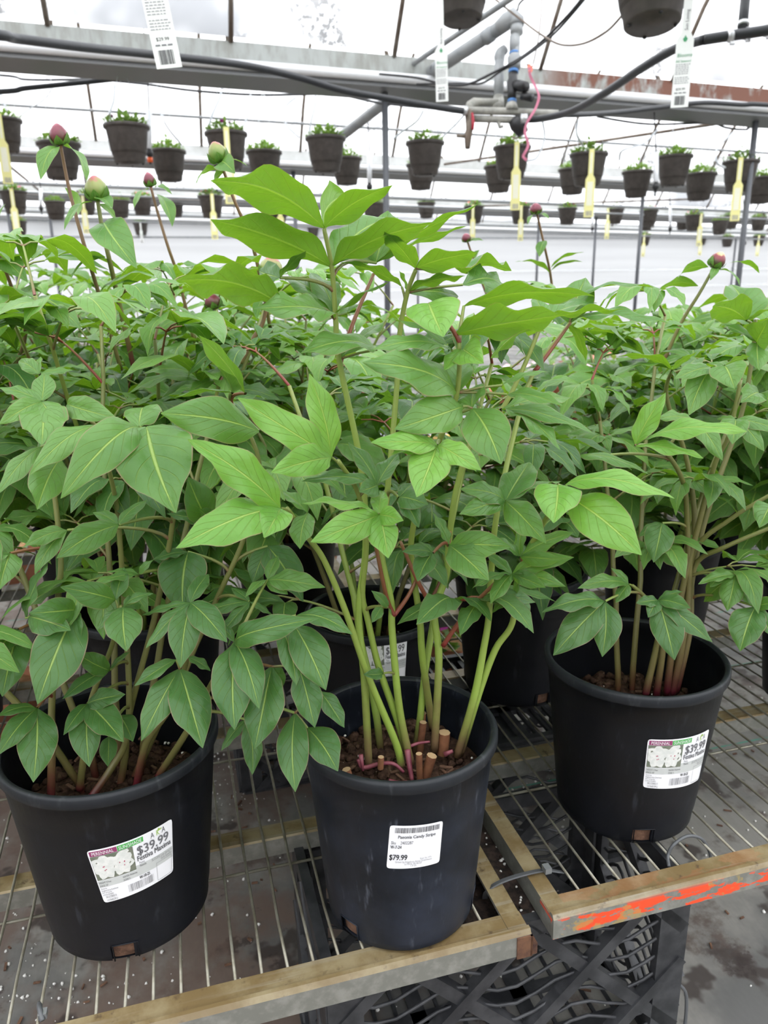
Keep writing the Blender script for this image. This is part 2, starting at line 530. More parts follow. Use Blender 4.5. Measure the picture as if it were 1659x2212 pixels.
# ------------------------------------------------------------------ leaves
def leaf_w(t, q=.88):
    f = sin(pi * t ** q) ** .80
    if t > .70: f *= 1 - .34 * ((t - .70) / .30) ** 1.2
    if t < .14: f *= .55 + .45 * t / .14
    return max(f, 0)
def leaf(b, B, T, n, w, arch, fold, wave, rnd, m, nu=12, nv=3, twist=0.0, curl=0.0):
    """one leaflet blade from base B to tip T, n = side that faces up"""
    B, T = V3(B), V3(T)
    a = T - B; L = a.length
    if L < 1e-6: return
    a /= L
    n = (n - a * n.dot(a))
    if n.length < 1e-4: n = a.orthogonal()
    n.normalize(); sd = a.cross(n)
    p1, p2, f1 = rnd.uniform(0, 6.28), rnd.uniform(0, 6.28), rnd.uniform(1.7, 2.9)
    as1, as2 = rnd.uniform(.88, 1.1), rnd.uniform(.88, 1.1)
    bend = rnd.uniform(-.035, .035)
    vs = []; us = []
    for i in range(nu + 1):
        t = i / nu
        wd_ = leaf_w(t, .88 if w < .62 else .66) * w * L / 2
        if i == 0: wd_ = w * L * .02
        if i == nu: wd_ = w * L * .006
        h = arch * L * (4 * t * (1 - t)) * (1 + .25 * (1 - 2 * t))
        c = B + a * (L * t) + n * h + sd * (bend * L * sin(pi * t))
        ang = twist * (t - .3)
        s2 = sd * cos(ang) + n * sin(ang); n2 = n * cos(ang) - sd * sin(ang)
        for j in range(-nv, nv + 1):
            v = j / nv
            asym = as1 if v > 0 else as2
            x = v * wd_ * asym
            av = abs(v)
            z = fold * av * wd_ * (1 - .25 * av) + wave * L * sin(6.28 * f1 * t + (p1 if v > 0 else p2)) * av * av * min(1, wd_ / (w * L * .25 + 1e-6)) - curl * av ** 2 * wd_
            vs.append(c + s2 * x + n2 * z)
            us.append((t, .5 + v * .5))
    k = 2 * nv + 1
    fs = [(i * k + j, (i + 1) * k + j, (i + 1) * k + j + 1, i * k + j + 1) for i in range(nu) for j in range(k - 1)]
    # keep the face normals on the upper (n) side
    q = vs[fs[nv][1]] - vs[fs[nv][0]]; r = vs[fs[nv][3]] - vs[fs[nv][0]]
    e = fs[(nu // 2) * (k - 1) + nv]
    if (vs[e[1]] - vs[e[0]]).cross(vs[e[3]] - vs[e[0]]).dot(n) < 0: fs = [f[::-1] for f in fs]
    b.add(vs, fs, m, us)
def facing_normal(B, T, s):
    """leaf normal nearest to 'up' whose upper side shows to the front with strength s (negative: underside shows)"""
    a = (T - B).normalized(); up = V3((0, 0, 1))
    n0 = up - a * up.dot(a)
    if n0.length < .05: n0 = -(FW - a * FW.dot(a))
    n0.normalize(); bb = a.cross(n0)
    d = (CAM - (B + T) / 2).normalized()
    best = None
    for k in range(-24, 25):
        ph = radians(k * 5)
        n = n0 * cos(ph) + bb * sin(ph)
        e = abs(n.dot(d) - s) + abs(ph) * .10
        if best is None or e < best[0]: best = (e, n)
    return best[1]
def bezier(p0, p1, p2, p3, n=8):
    return [p0 * (1 - t) ** 3 + p1 * 3 * t * (1 - t) ** 2 + p2 * 3 * t * t * (1 - t) + p3 * t ** 3 for t in (i / n for i in range(n + 1))]

# ------------------------------------------------------------------ pots and their labels
def pot(t, R, r, h, mat, holes, soil_z, seed, rim=.013, root=None, n=72):
    rnd = random.Random(seed); Rw = R - .0045
    prof = [(r - .004, .0), (r, .004), (r + .0005, .012)]
    zs = [.024, .06, .10, .14, .17, h - rim - .002]
    k = (Rw - r) / (h - rim)
    prof += [(r + k * z, z) for z in zs]
    prof += [(R - .001, h - rim), (R, h - rim + .002), (R, h - .003), (R - .002, h), (R - .0055, h), (R - .0075, h - .003), (Rw - .0045, h - rim)]
    prof += [(r + k * z - .0035, z) for z in reversed(zs)] + [(r - .003, .012), (r - .003, .0042), (r - .003, .003)]
    nn = len(prof)
    def skip(i, deg):
        z = (prof[i][1] + prof[i + 1][1]) / 2
        if .004 <= prof[i][1] <= .0245 and .004 <= prof[i + 1][1] <= .0245 and (z < .03):
            for hd in holes:
                if abs((deg - hd + 180) % 360 - 180) < 7.6: return True
        return False
    ir = next(i for i, q in enumerate(prof) if q[1] == h - rim)
    b = MB(); b.lathe(prof[:ir + 1], n, mat, skip=skip); b.lathe(prof[ir:ir + 6], n, M_RIM)
    p2 = prof[ir + 5:]; off = ir + 5; b.lathe(p2, n, mat, skip=lambda i, dg: skip(i + off, dg))
    for hd in holes:                                         # raw moulded edge round each drainage slot
        q = [V3(((r + k * z + .0004) * cos(radians(hd + a)), (r + k * z + .0004) * sin(radians(hd + a)), z)) for a, z in ((-8, .004), (-8, .025), (0, .0255), (8, .025), (8, .004))]
        b.tube(q, .0008, mat, 5)
    b.disc((0, 0, 0), r - .003, .003, n, mat)
    po = b.build('pot', t)
    b = MB(); ri = r + k * soil_z - .004
    nr, na = 12, 40; vs = [V3((0, 0, soil_z + .008))]; fs = []
    for i in range(1, nr + 1):
        for j in range(na):
            q = ri * i / nr; a = 2 * pi * j / na
            z = soil_z + .008 * (1 - (i / nr) ** 2) + (noise.noise(V3((q * cos(a) * 55 + seed, q * sin(a) * 55, 0))) * .006 if i < nr else -.002)
            vs.append(V3((q * cos(a), q * sin(a), z)))
    fs += [(0, 1 + j, 1 + (j + 1) % na) for j in range(na)]
    for i in range(nr - 1):
        for j in range(na):
            a0, a1 = 1 + i * na + j, 1 + i * na + (j + 1) % na
            fs.append((a0, a0 + na, a1 + na, a1))
    b.add(vs, fs, M_SOIL)
    b.lathe([(r - .005, .0035), (r + k * .03 - .0045, .03)], 40, M_BARK); b.lathe([(r + k * .03 - .0045, .03), (ri, soil_z - .002)], 40, M_SOIL)
    for _ in range(170):
        q = ri * .95 * sqrt(rnd.random()); a = rnd.uniform(0, 6.28)
        b.blob((q * cos(a), q * sin(a), soil_z + .004 + .006 * (1 - (q / ri) ** 2)), rnd.choice((.0025, .0035, .005, .007)), M_SOIL, rnd, 6, 4, .4)
    for _ in range(26):
        q = ri * .9 * sqrt(rnd.random()); a = rnd.uniform(0, 6.28); p = V3((q * cos(a), q * sin(a), soil_z + .011)); a2 = rnd.uniform(0, 6.28)
        b.bar(p, p + V3((cos(a2) * .014, sin(a2) * .014, rnd.uniform(-.004, .004))), (0, 0, 1), rnd.uniform(.002, .004), .0015, M_BARK)
    for _ in range(9):
        q = ri * .9 * sqrt(rnd.random()); a = rnd.uniform(0, 6.28)
        b.blob((q * cos(a), q * sin(a), soil_z + .010), rnd.uniform(.0012, .0022), M_PERL, rnd, 5, 3)
    b.build('soil', t)
    return po, k
def sticker(po, r, k, corners, kind, lab=None):
    """corners: (theta deg, z) of TL, TR, BR, BL on the pot's cone"""
    (t0, z0), (t1, z1), (t2, z2), (t3, z3) = [(radians(a), z) for a, z in corners]
    b = MB(); rnd = random.Random(4)
    def P(s, v, lift=0.0):                                   # s 0..1 left-right, v 0..1 top-bottom
        th = (t0 * (1 - s) + t1 * s) * (1 - v) + (t3 * (1 - s) + t2 * s) * v
        z = (z0 * (1 - s) + z1 * s) * (1 - v) + (z3 * (1 - s) + z2 * s) * v
        rr = r + k * z + .0006 + lift
        return V3((rr * cos(th), rr * sin(th), z))
    def flipped(vs, fs):
        f = fs[0]; c = (vs[f[1]] - vs[f[0]]).cross(vs[f[2]] - vs[f[1]])
        o = vs[f[0]].copy(); o.z = 0
        return [g[::-1] for g in fs] if c.dot(o) < 0 else fs
    def rect(s0, s1, v0, v1, m, lift, n=8):
        vs = []; 
        for i in range(n + 1):
            s = s0 + (s1 - s0) * i / n
            vs += [P(s, v0, lift), P(s, v1, lift)]
        fs = [(2 * i, 2 * i + 1, 2 * i + 3, 2 * i + 2) for i in range(n)]
        b.add(vs, flipped(vs, fs), m, None, False)
    def poly(pts, m, lift):
        vs = [P(s, v, lift) for s, v in pts]; cx = sum(s for s, v in pts) / len(pts); cv = sum(v for s, v in pts) / len(pts)
        vs.append(P(cx, cv, lift)); n = len(pts)
        fs = [(i, (i + 1) % n, n) for i in range(n)]
        b.add(vs, flipped(vs, fs), m, None, False)
    asp = 1.55 if kind == 'perennial' else 1.16
    def txt(s, x, y, hgt, m, width=None, lift=.0006, bold=0):
        vs, fs, w = text_mesh(s); sx = hgt / asp if not width else width / max(w, 1e-6)
        for dx, dy in ([(0, 0), (bold, 0), (0, bold), (bold, bold)] if bold else [(0, 0)]):
            q = [P(x + vx * sx + dx, y - vy * hgt * 1.38 + dy * .6, lift) for vx, vy in vs]
            b.add(q, flipped(q, fs), m, None, False)
    # paper with rounded corners
    c = .07; cs = c / asp
    rows = [(0, cs), (c * .13, cs * .42), (c * .4, cs * .12), (c, 0), (1 - c, 0), (1 - c * .4, cs * .12), (1 - c * .13, cs * .42), (1, cs)]
    vs = []; n = 16
    for v, ins in rows:
        for i in range(n + 1): vs.append(P(ins + (1 - 2 * ins) * i / n, v, 0))
    fs = [(r_ * (n + 1) + i, (r_ + 1) * (n + 1) + i, (r_ + 1) * (n + 1) + i + 1, r_ * (n + 1) + i + 1) for r_ in range(len(rows) - 1) for i in range(n)]
    b.add(vs, flipped(vs, fs), M_PAPER, None, True)
    def barcode(s0, s1, v0, v1, m):
        s = s0
        while s < s1:
            w = rnd.choice((.004, .007, .011)); rect(s, min(s + w, s1), v0, v1, m, .0005, 1); s += w + rnd.choice((.005, .007, .012))
    if kind == 'perennial':
        rect(.02, .33, .025, .115, M_PLUM, .0003); rect(.335, .63, .025, .115, M_GRNB, .0003)
        txt('PERENNIAL', .045, .098, .062, M_PAPER, .25); txt('SUN/SHADE', .35, .098, .062, M_PAPER, .26)
        rect(.015, .50, .12, .565, M_PHOTO, .0003)
        for cx, cy2, R0 in ((.15, .34, .145), (.35, .35, .135), (.40, .15, .05)):
            for q, (rad, m) in enumerate(((1, M_PETW), (.72, M_PETW), (.45, M_PETW))):
                pts = [(min(max(cx + R0 * rad * (1 + .13 * sin(a * 7 + q * 2) + rnd.uniform(-.05, .05)) * cos(a) * 1.0, .018), .497), min(max(cy2 + R0 * rad * asp * .95 * (1 + .13 * sin(a * 7 + q * 2)) * sin(a), .125), .56)) for a in (2 * pi * i / 28 for i in range(28))]
                poly(pts, m, .0004 + q * .0001)
            if R0 > .1:
                for _ in range(4):
                    x, y = cx + rnd.uniform(-.04, .04), cy2 + rnd.uniform(-.03, .06); poly([(x - .008, y), (x, y - .012), (x + .009, y + .002), (x, y + .01)], M_LPET, .0009)
        txt('A', .715, .135, .105, M_INKG); txt('K', .785, .135, .105, M_LIME); txt('A', .855, .135, .105, M_INKG)
        poly([(.80, .055), (.82, .01), (.84, .05), (.82, .065)], M_LIME, .0006); poly([(.82, .055), (.855, .03), (.85, .06)], M_LIME, .0006)
        txt('$39.99', .535, .32, .165, M_INKG, .40, bold=.0045)
        txt('Festiva Maxima', .525, .43, .10, M_INKG, .44, bold=.003)
        txt('Peony', .545, .488, .042, M_INKG); txt('Paeonia', .545, .542, .042, M_INKG)
        rect(.01, .99, .575, .70, M_BAND, .0003)
        rect(.5, .99, .50, .575, M_BAND, .0003)
        txt('BLOOMS: Late Spring to', .70, .555, .05, M_INKL, .28); txt('Early Summer', .82, .61, .05, M_INKL, .16)
        txt('HEIGHT: 3 Feet', .02, .63, .036, M_INKG); txt('WATER: Moderate', .32, .63, .036, M_INKG); txt('SPACE: 30"', .02, .688, .036, M_INKG); txt('ZONE: 2', .32, .688, .036, M_INKG)
        for i, s in enumerate(('Grown by:', 'Kingsbury Acres Greenhouse', '5517 1st Line Rd', 'La Porte, IN 46350')):
            txt(s, .02, .738 + i * .040, .028, M_INKG)
        txt('SKU:2300213', .05, .912, .040, M_INKG); txt('1.4 Gal(5.29 L)', .05, .972, .038, M_INK)
        txt('W-10-25', .52, .765, .058, M_INK, bold=.002)
        barcode(.36, .70, .79, .93, M_INKL)
        for a, b_, c_, d_ in ((.755, .975, .63, .637), (.755, .975, .963, .97), (.755, .759, .63, .97), (.971, .975, .63, .97)): rect(a, b_, c_, d_, M_INKL, .0005, 4)
    else:
        barcode(.10, .93, .045, .165, M_INK)
        txt('Paeonia Candy Stripe', .16, .285, .075, M_INKG, .70, bold=.003)
        txt('Sku', .045, .42, .075, M_INKG); txt('2402287', .215, .42, .075, M_INKG, .235)
        txt('W-7-24', .04, .52, .075, M_INK, .20, bold=.002)
        txt('$79.99', .03, .785, .13, M_INK, .33, bold=.004)
        txt('Scan for info', .60, .80, .045, M_INKL, .22)
        txt('Grown by Kingsbury Acres Greenhouse', .15, .855, .05, M_INKL, .68)
        txt('La Porte, IN 46350', .32, .905, .05, M_INKL, .32); txt('1.4 GL', .43, .95, .05, M_INKL, .12)
    o = b.build('label', po)
    o['label'] = lab or ('white price label with a picture of white peonies' if kind == 'perennial' else 'white price label with a barcode')
    return o

def bud(b, P, d, r, h, m, sep=M_BUDG, rnd=random):
    d = V3(d).normalized(); x = d.orthogonal().normalized(); y = d.cross(x); n = 14
    prof = [(.25, 0), (.72, .10), (.97, .30), (1.0, .48), (.86, .68), (.55, .86), (.22, .97), (.02, 1.0)]
    vs = []; us = []
    for q, z in prof:
        for k in range(n):
            a = 2 * pi * k / n; rr = q * r * (1 + .05 * sin(3 * a + z * 3))
            vs.append(P + d * (h * z) + (x * cos(a) + y * sin(a)) * rr); us.append((z, k / n))
    fs = [(i * n + k, i * n + (k + 1) % n, (i + 1) * n + (k + 1) % n, (i + 1) * n + k) for i in range(len(prof) - 1) for k in range(n)]
    fs.append(tuple((len(prof) - 1) * n + k for k in range(n)))
    b.add(vs, fs, m, us)
    for k in range(5):                                       # sepals hugging the base
        a = 2 * pi * k / 5 + .3; o = x * cos(a) + y * sin(a)
        B = P + d * h * .02 + o * r * .35; T = P + d * h * (.40 if k % 2 else .58) + o * r * 1.1
        leaf(b, B, T, o, .85, .16, .15, .0, rnd, L_MID, 5, 2)

# ------------------------------------------------------------------ procedural peony stems and leaves
def compound_leaf(b, P, az, elev, size, rnd, m, mp, nu=8, nv=2, full=True):
    """biternate leaf: a petiole that forks in three, each fork carrying three leaflets"""
    d = V3((cos(az) * cos(elev), sin(az) * cos(elev), sin(elev)))
    J = P + d * size * .85
    mid = P + d * size * .45 + V3((0, 0, size * .05))
    b.tube(bezier(P, P + d * size * .3 + V3((0, 0, size * .04)), mid + d * size * .15, J, 5), [.0018, .0012], mp, 5, False)
    dr0 = rnd.uniform(-.10, .22)
    for s in (-1, 0, 1):
        if not full and s != 0 and rnd.random() < .4: continue
        a2 = az + s * rnd.uniform(.85, 1.25)
        e2 = elev * .45 - .05 - dr0 * .5
        d2 = V3((cos(a2) * cos(e2), sin(a2) * cos(e2), sin(e2)))
        l2 = size * (.42 if s == 0 else .26) * rnd.uniform(.8, 1.2)
        K = J + d2 * l2
        b.tube([J, J + d2 * l2 * .5 + V3((0, 0, .002)), K], [.0013, .0010], mp, 4, False)
        for q in (-1, 0, 1):
            if q != 0 and s != 0 and rnd.random() < .22: continue
            a3 = a2 + q * rnd.uniform(.65, 1.05)
            e3 = e2 - rnd.uniform(.15, .55) - dr0
            d3 = V3((cos(a3) * cos(e3), sin(a3) * cos(e3), sin(e3)))
            ll = size * (1.10 if q == 0 else .86) * (1.08 if s == 0 else .92) * rnd.uniform(.85, 1.15)
            n = V3((rnd.uniform(-.3, .3), rnd.uniform(-.3, .3), 1))
            leaf(b, K, K + d3 * ll, n, rnd.uniform(.32, .46), rnd.uniform(.10, .24), rnd.uniform(.3, .7), rnd.uniform(.02, .05), rnd, m, nu, nv, rnd.uniform(-.5, .5), .3)
def peony_stem(t, P, az, lean, ht, rnd, bare=.32, size=.088, buds=False, msel=None, mst=M_STEM, nodes=7, name='stem'):
    """one cane with its leaves; the cane is the part, its foliage the sub-part"""
    pts = []; k = 9; wob = rnd.uniform(-.15, .15)
    for i in range(k + 1):
        s = i / k; l = lean * (s ** 1.35)
        a = az + wob * sin(s * 3)
        pts.append(P + V3((cos(a) * l * ht, sin(a) * l * ht, ht * s)) + V3((rnd.uniform(-.002, .002), rnd.uniform(-.002, .002), 0)))
    b = MB(); b.tube(pts, [.0043, .0022], mst, 8); st = b.build(name, t)
    b = MB(); m = msel or L_MID
    ph = rnd.uniform(0, 6.28)
    for j in range(nodes):
        s = bare + (1 - bare) * j / (nodes - 1)
        f = s * k; i = min(int(f), k - 1); Q = pts[i].lerp(pts[i + 1], f - i)
        a = ph + j * 2.4
        if lean > .15: a = a + .45 * sin(az - a)
        top = j >= nodes - 2
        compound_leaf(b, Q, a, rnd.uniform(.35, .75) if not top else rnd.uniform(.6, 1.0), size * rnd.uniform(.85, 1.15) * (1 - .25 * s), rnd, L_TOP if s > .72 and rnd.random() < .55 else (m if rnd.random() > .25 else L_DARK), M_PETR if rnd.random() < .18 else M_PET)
    b.build('foliage', st)
    if buds:
        b = MB(); bud(b, pts[-1], pts[-1] - pts[-2], .012, .026, M_BUDR, rnd=rnd); b.build('flower_bud', st)
    return st
# ------------------------------------------------------------------ greenhouse shell
ZF = -0.31
U0, U1, VB, VF = -9.0, 24.0, -5.8, 17.35
GUT = [-5.8, -1.95, 1.9, 5.75, 9.6, 13.45, 17.3]
ZG = 2.26
def shell(name, mb):
    o = mb.build(name)
    o.rotation_euler = (0, 0, A0)
    return structure(o)
b = MB()
b.box((U0, VB, ZF - .1), (U1 - U0, 0, 0), (0, VF - VB, 0), (0, 0, .1), M_FLOOR)
shell('floor', b)

def arch(v0, v1, t, off=0.0):                                # roof bay profile
    v = v0 + (v1 - v0) * t
    return v, ZG + .03 + off + 1.18 * (1 - abs(2 * t - 1) ** 2.3)
b = MB()
NS = 14
for v0, v1 in zip(GUT[:-1], GUT[1:]):
    vs = []; fs = []
    for i in range(NS + 1):
        v, z = arch(v0, v1, i / NS)
        for u in (U0, U1): vs.append(V3((u, v, z - .02 * u)))
    for i in range(NS): fs.append((2 * i, 2 * i + 1, 2 * i + 3, 2 * i + 2))
    b.add(vs, fs, M_ROOF)
shell('ceiling', b)
b = MB(); zt = ZG + .1
b.add([V3((U0, VF, ZF)), V3((U1, VF, ZF)), V3((U1, VF, zt - .02 * U1)), V3((U0, VF, zt - .02 * U0))], [(0, 1, 2, 3)], M_WALL, None, False)
shell('wall_back', b)
b = MB()
b.add([V3((U0, VB, ZF)), V3((U1, VB, ZF)), V3((U1, VB, zt - .02 * U1)), V3((U0, VB, zt - .02 * U0))], [(3, 2, 1, 0)], M_SIDE, None, False)
shell('wall_front', b)
for nm, u in (('wall_left', U0), ('wall_right', U1)):
    b = MB()
    b.add([V3((u, VB, ZF)), V3((u, VF, ZF)), V3((u, VF, ZG + 1.4)), V3((u, VB, ZG + 1.4))], [(0, 1, 2, 3)], M_SIDE, None, False)
    shell(nm, b)
k = 1
for z, hgt in ((.62, .05), (1.02, .035), (1.75, .04), (2.05, .05)):   # battens across the far wall
    b = MB(); b.box((U0, VF - .04, z), (U1 - U0, 0, 0), (0, .03, 0), (0, 0, hgt), M_PVC if z > 1.5 else M_WHITE)
    shell('trim_%d' % k, b); k += 1

def steel(name, mb):
    return structure(mb.build(name))
# gutters with their pipes
for v in GUT[2:]:
    b = MB()
    prof = [(-.02, .0), (-.02, -.105), (.02, -.125), (.20, -.125), (.24, -.105), (.24, 0), (.225, 0), (.225, -.095), (.195, -.112), (.025, -.112), (-.005, -.095), (-.005, 0)]
    b.extrude(prof, GS(U0, v, ZG), GS(U1, v, ZG), UY, V3((0, 0, 1)), M_GUT if v < 6 else M_GUTHAZE)
    steel('roof_gutter', b)
    b = MB(); b.tube([GS(U0, v - .055, ZG - .145), GS(U1, v - .055, ZG - .145)], .032, M_PIPE, 12)
    steel('eave_pipe', b)
    b = MB()
    prof = [(-.03, -.17), (-.03, -.20), (.20, -.235), (.24, -.22), (.24, -.16), (.21, -.16), (.2, -.2), (0, -.17)]
    b.extrude(prof, GS(U0, v, ZG), GS(U1, v, ZG), UY, V3((0, 0, 1)), M_PIPED)
    steel('lower_channel', b)
# purlins half way across each bay
for v, z, r in ((6.05, 2.10, .020), (7.75, 2.19, .012), (11.5, 2.02, .024), (15.3, 2.02, .024), (11.6, 1.92, .014), (15.4, 1.9, .014)):
    b = MB(); b.tube([GS(U0, v, z), GS(U1, v, z)], r, M_PVC, 8)
    steel('purlin', b)
# bows: pitched by their feet on the nearest gutter
ub = [atv(px, py, 5.75)[0] for px, py in ((105, 70), (503, 100), (857, 130), (1168, 155), (1448, 182))]
st = (ub[-1] - ub[0]) / 4
feet = [ub[0] + st * i for i in range(-6, 15)]
for bay, (v0, v1) in enumerate(zip(GUT[2:-1], GUT[3:])):
    for u in feet:
        uu = u + (.31 * st * bay if bay > 1 else (0 if bay else -.0))
        if not (U0 + .1 < uu < U1 - .1): continue
        b = MB()
        b.tube([GS(uu, *arch(v0 + .12, v1 - .02, i / 12, -.035)) for i in range(13)], .017, M_BOW, 6)
        steel('roof_bow', b)
# posts under the gutters
for v, pxs in ((5.75, ((839, 300), (1632, 400))), (9.6, ((638, 420), (1392, 480))), (13.45, ((1168, 480), (1290, 520), (18, 480), (118, 560))), (17.2, ((1590, 560), (905, 560)))):
    for px, py in pxs:
        u, z = atv(px, py, v)
        b = MB(); b.tube([GS(u, v + .08, ZG - .14), G(u, v + .08, ZF)], .024, M_POST, 10)
        b.box(GS(u, v + .08, ZG - .17) - UX * .05 - UY * .05, UX * .1, UY * .1, (0, 0, .03), M_POST)
        steel('support_post', b)
# diagonal braces
for (x0, y0, d0), (x1, y1, d1), r, m in (((720, 300, 7.2), (905, 180, 6.0), .026, M_POST), ((960, 355, 9.2), (1650, 252, 6.3), .014, M_BOW), ((1040, 445, 12.5), (1500, 430, 11), .012, M_BOW),
                                         ((10, 350, 9.0), (95, 420, 12.0), .016, M_BOW), ((740, 300, 7.2), (845, 215, 6.0), .012, M_POST)):
    b = MB(); b.tube([at(x0, y0, d0), at(x1, y1, d1)], r, m, 8)
    steel('roof_brace', b)

# ------------------------------------------------------------------ benches
def bench(label, u0, u1, v0, v1, rail, crossbars, rods, wires0):
    t = thing('wire_bench', label, 'bench', (0, 0, 0), A0)
    up, ex, ey = V3((0, 0, 1)), V3((1, 0, 0)), V3((0, 1, 0))
    def P(name, mb): return mb.build(name, t)
    pr = [(.030, 0), (.008, 0), (.0055, .0042), (.001, .0042), (-.0022, -.001), (-.003, -.026), (.001, -.027), (.004, -.005), (.030, -.005)]
    b = MB(); b.extrude(pr, (u0, v0, 0), (u1, v0, 0), ey, up, rail); P('front_rail', b)
    b = MB(); b.extrude(pr, (u0, v1, 0), (u1, v1, 0), -ey, up, M_RAIL); P('back_rail', b)
    ps = [(0, -.026), (.001, 0), (.022, 0), (.022, -.004), (.005, -.004), (.004, -.026)]
    b = MB(); b.extrude(ps, (u1, v0 + .002, .0006), (u1, v1, .0006), -ex, up, M_RAIL); P('side_rail', b)
    b = MB(); b.extrude(ps, (u0, v0 + .002, .0006), (u0, v1, .0006), ex, up, M_RAIL); P('side_rail', b)
    pc = [(.013, -.006), (-.013, -.006), (-.015, -.008), (-.015, -.032), (-.011, -.032), (-.011, -.011), (.013, -.011)]
    for v in crossbars:
        b = MB(); b.extrude(pc, (u0 + .005, v, 0), (u1 - .005, v, 0), ey, up, M_RAIL); P('cross_bar', b)
    b = MB(); rnd = random.Random(3)
    u = wires0
    while u > u0 + .03: u -= .0266
    while u < u1 - .03:
        u += .0266
        if u < u0 + .024 or u > u1 - .024: continue
        pts = [(u, v0 + .028, -.0015)]
        v = v0 + .1
        while v < v1 - .05:
            pts.append((u + rnd.uniform(-.0014, .0014), v, -.0015 + rnd.uniform(-.0008, .0004))); v += .09
        pts.append((u, v1 - .028, -.0015))
        b.tube(pts, .0017, M_WIRE, 6)
    P('wire_grid', b)
    for v in rods:
        b = MB(); b.tube([(u0 + .01, v, -.0045), (u1 - .01, v, -.0045)], .0018, M_WIRE, 6); P('cross_rod', b)
    return t
BL = bench('long wire bench whose bare brown rail carries the $79.99 pot', -1.75, .322, .597, 2.72, M_RAIL, (.845, 1.10, 1.36, 1.62, 1.88, 2.14, 2.40), (.778, 1.015, 1.23), .0905)
BR = bench('wire bench with flaking orange paint along its front rail', .353, 2.3, .606, 2.72, M_RAILP, (.908, 1.17, 1.43, 1.69, 1.95, 2.21, 2.47), (.822, 1.04, 1.30), .3755)
b = MB(); b.box((.305, .5925, -.0285), (.018, 0, 0), (0, .003, 0), (0, 0, .027), M_RUST)
b.box((.3205, .5925, -.0285), (.0025, 0, 0), (0, .035, 0), (0, 0, .027), M_RUST)
b.box((.326, .604, -.040), (.009, 0, 0), (0, .012, 0), (0, 0, .014), M_RUST)
o = b.build('corner_bracket', BL); o['label'] = 'rusty corner bracket'

# ------------------------------------------------------------------ crates
def crate(label, u0, v0, w, d, z0, h, flip=False, slots=True):
    t = thing('milk_crate', label, 'crate', G(u0, v0, z0), A0, None)
    ex, ey, ez = V3((1, 0, 0)), V3((0, 1, 0)), V3((0, 0, 1))
    def panel(name, o, ax, L, nrm):
        b = MB(); o = V3(o); th = .012
        for z in (0, h): b.bar(o + ez * z, o + ax * L + ez * z, nrm, .022, th, M_CRATE)
        pp = .156; xc = .312 % pp if L > .4 else .06; zc = .19 % pp
        for i in range(-4, 8):                               # big crossed diagonals
            for sg in (1, -1):
                x_at = lambda z: xc + i * pp + sg * (z - zc)
                za, zb_ = 0.0, h
                xa, xb = x_at(za), x_at(zb_)
                if sg > 0:
                    if xa < 0: za += -xa
                    if xb > L: zb_ -= xb - L
                else:
                    if xa > L: za += xa - L
                    if xb < 0: zb_ -= -xb
                if zb_ - za > .01:
                    sh = V3(nrm) * (.0012 * sg)
                    b.bar(o + ax * x_at(za) + ez * za + sh, o + ax * x_at(zb_) + ez * zb_ + sh, nrm, .0155, th * 1.2, M_CRATE)
        for k in range(1, 11):                               # thin curved slats
            z = h * k / 11
            pts = [o + ax * (L * j / 18) + ez * min(max(z + .012 * sin(3 * 2 * pi * j / 18 + k * .25), .005), h - .005) for j in range(19)]
            b.tube(pts, .0026, M_CRATE, 4)
        return b.build(name, t)
    panel('front_panel', (0, 0, 0), ex, w, -ey)
    panel('back_panel', (0, d, 0), ex, w, ey)
    panel('side_panel', (0, 0, 0), ey, d, -ex)
    panel('side_panel', (w, 0, 0), ey, d, ex)
    zb = h if flip else 0
    b = MB()
    for i in range(4):                                       # slotted base
        b.bar((0, d * i / 3, zb), (w, d * i / 3, zb), ez, .02, .008, M_CRATE)
        b.bar((w * i / 3, 0, zb), (w * i / 3, d, zb), ez, .022, .008, M_CRATE)
    for i in range(3):
        for j in range(3):
            for q in range(1, 5):
                y = d * i / 3 + d / 3 * q / 5
                b.bar((w * j / 3 + w / 3 * q / 5, d * i / 3, zb), (w * j / 3 + w / 3 * q / 5, d * (i + 1) / 3, zb), ez, .005, .006, M_CRATE)
    if flip: b.box((0, 0, h - .006), (w * .34, 0, 0), (0, d * .62, 0), (0, 0, .004), M_CRATE)
    b.build('base', t)
    for x in (0, w):
        for y in (0, d):
            b = MB(); sx = 1 if x == 0 else -1; sy = 1 if y == 0 else -1
            b.box((x - .004 * sx, y - .006 * sy, 0), (.040 * sx, 0, 0), (0, .012 * sy, 0), (0, 0, h), M_CRATE)
            b.box((x - .006 * sx, y - .004 * sy, 0), (.012 * sx, 0, 0), (0, .04 * sy, 0), (0, 0, h), M_CRATE)
            b.box((x + .012 * sx, y, h * .35), (.004 * sx, 0, 0), (0, .03 * sy, 0), (0, 0, h * .6), M_CRATE)
            b.build('corner_post', t)
    return t
CH = .272
C1 = crate('black lattice crate holding up the corner where the two benches meet', .108, .640, .445, .21, ZF, CH)
b = MB()
pts = smooth_path([(.449, -.002, .12), (.461, -.004, .10), (.464, -.004, .04), (.452, -.004, .015), (.440, -.002, .02)], 5)
b.tube(pts, .0022, M_TIE, 6); b.build('wire_handle', C1)
crate('black slotted crate upside down beneath the pot on the orange bench', .385, .975, .36, .30, ZF, CH, True)
crate('black crate standing on the floor far under the bare bench', .075, 1.36, .36, .30, ZF, CH)

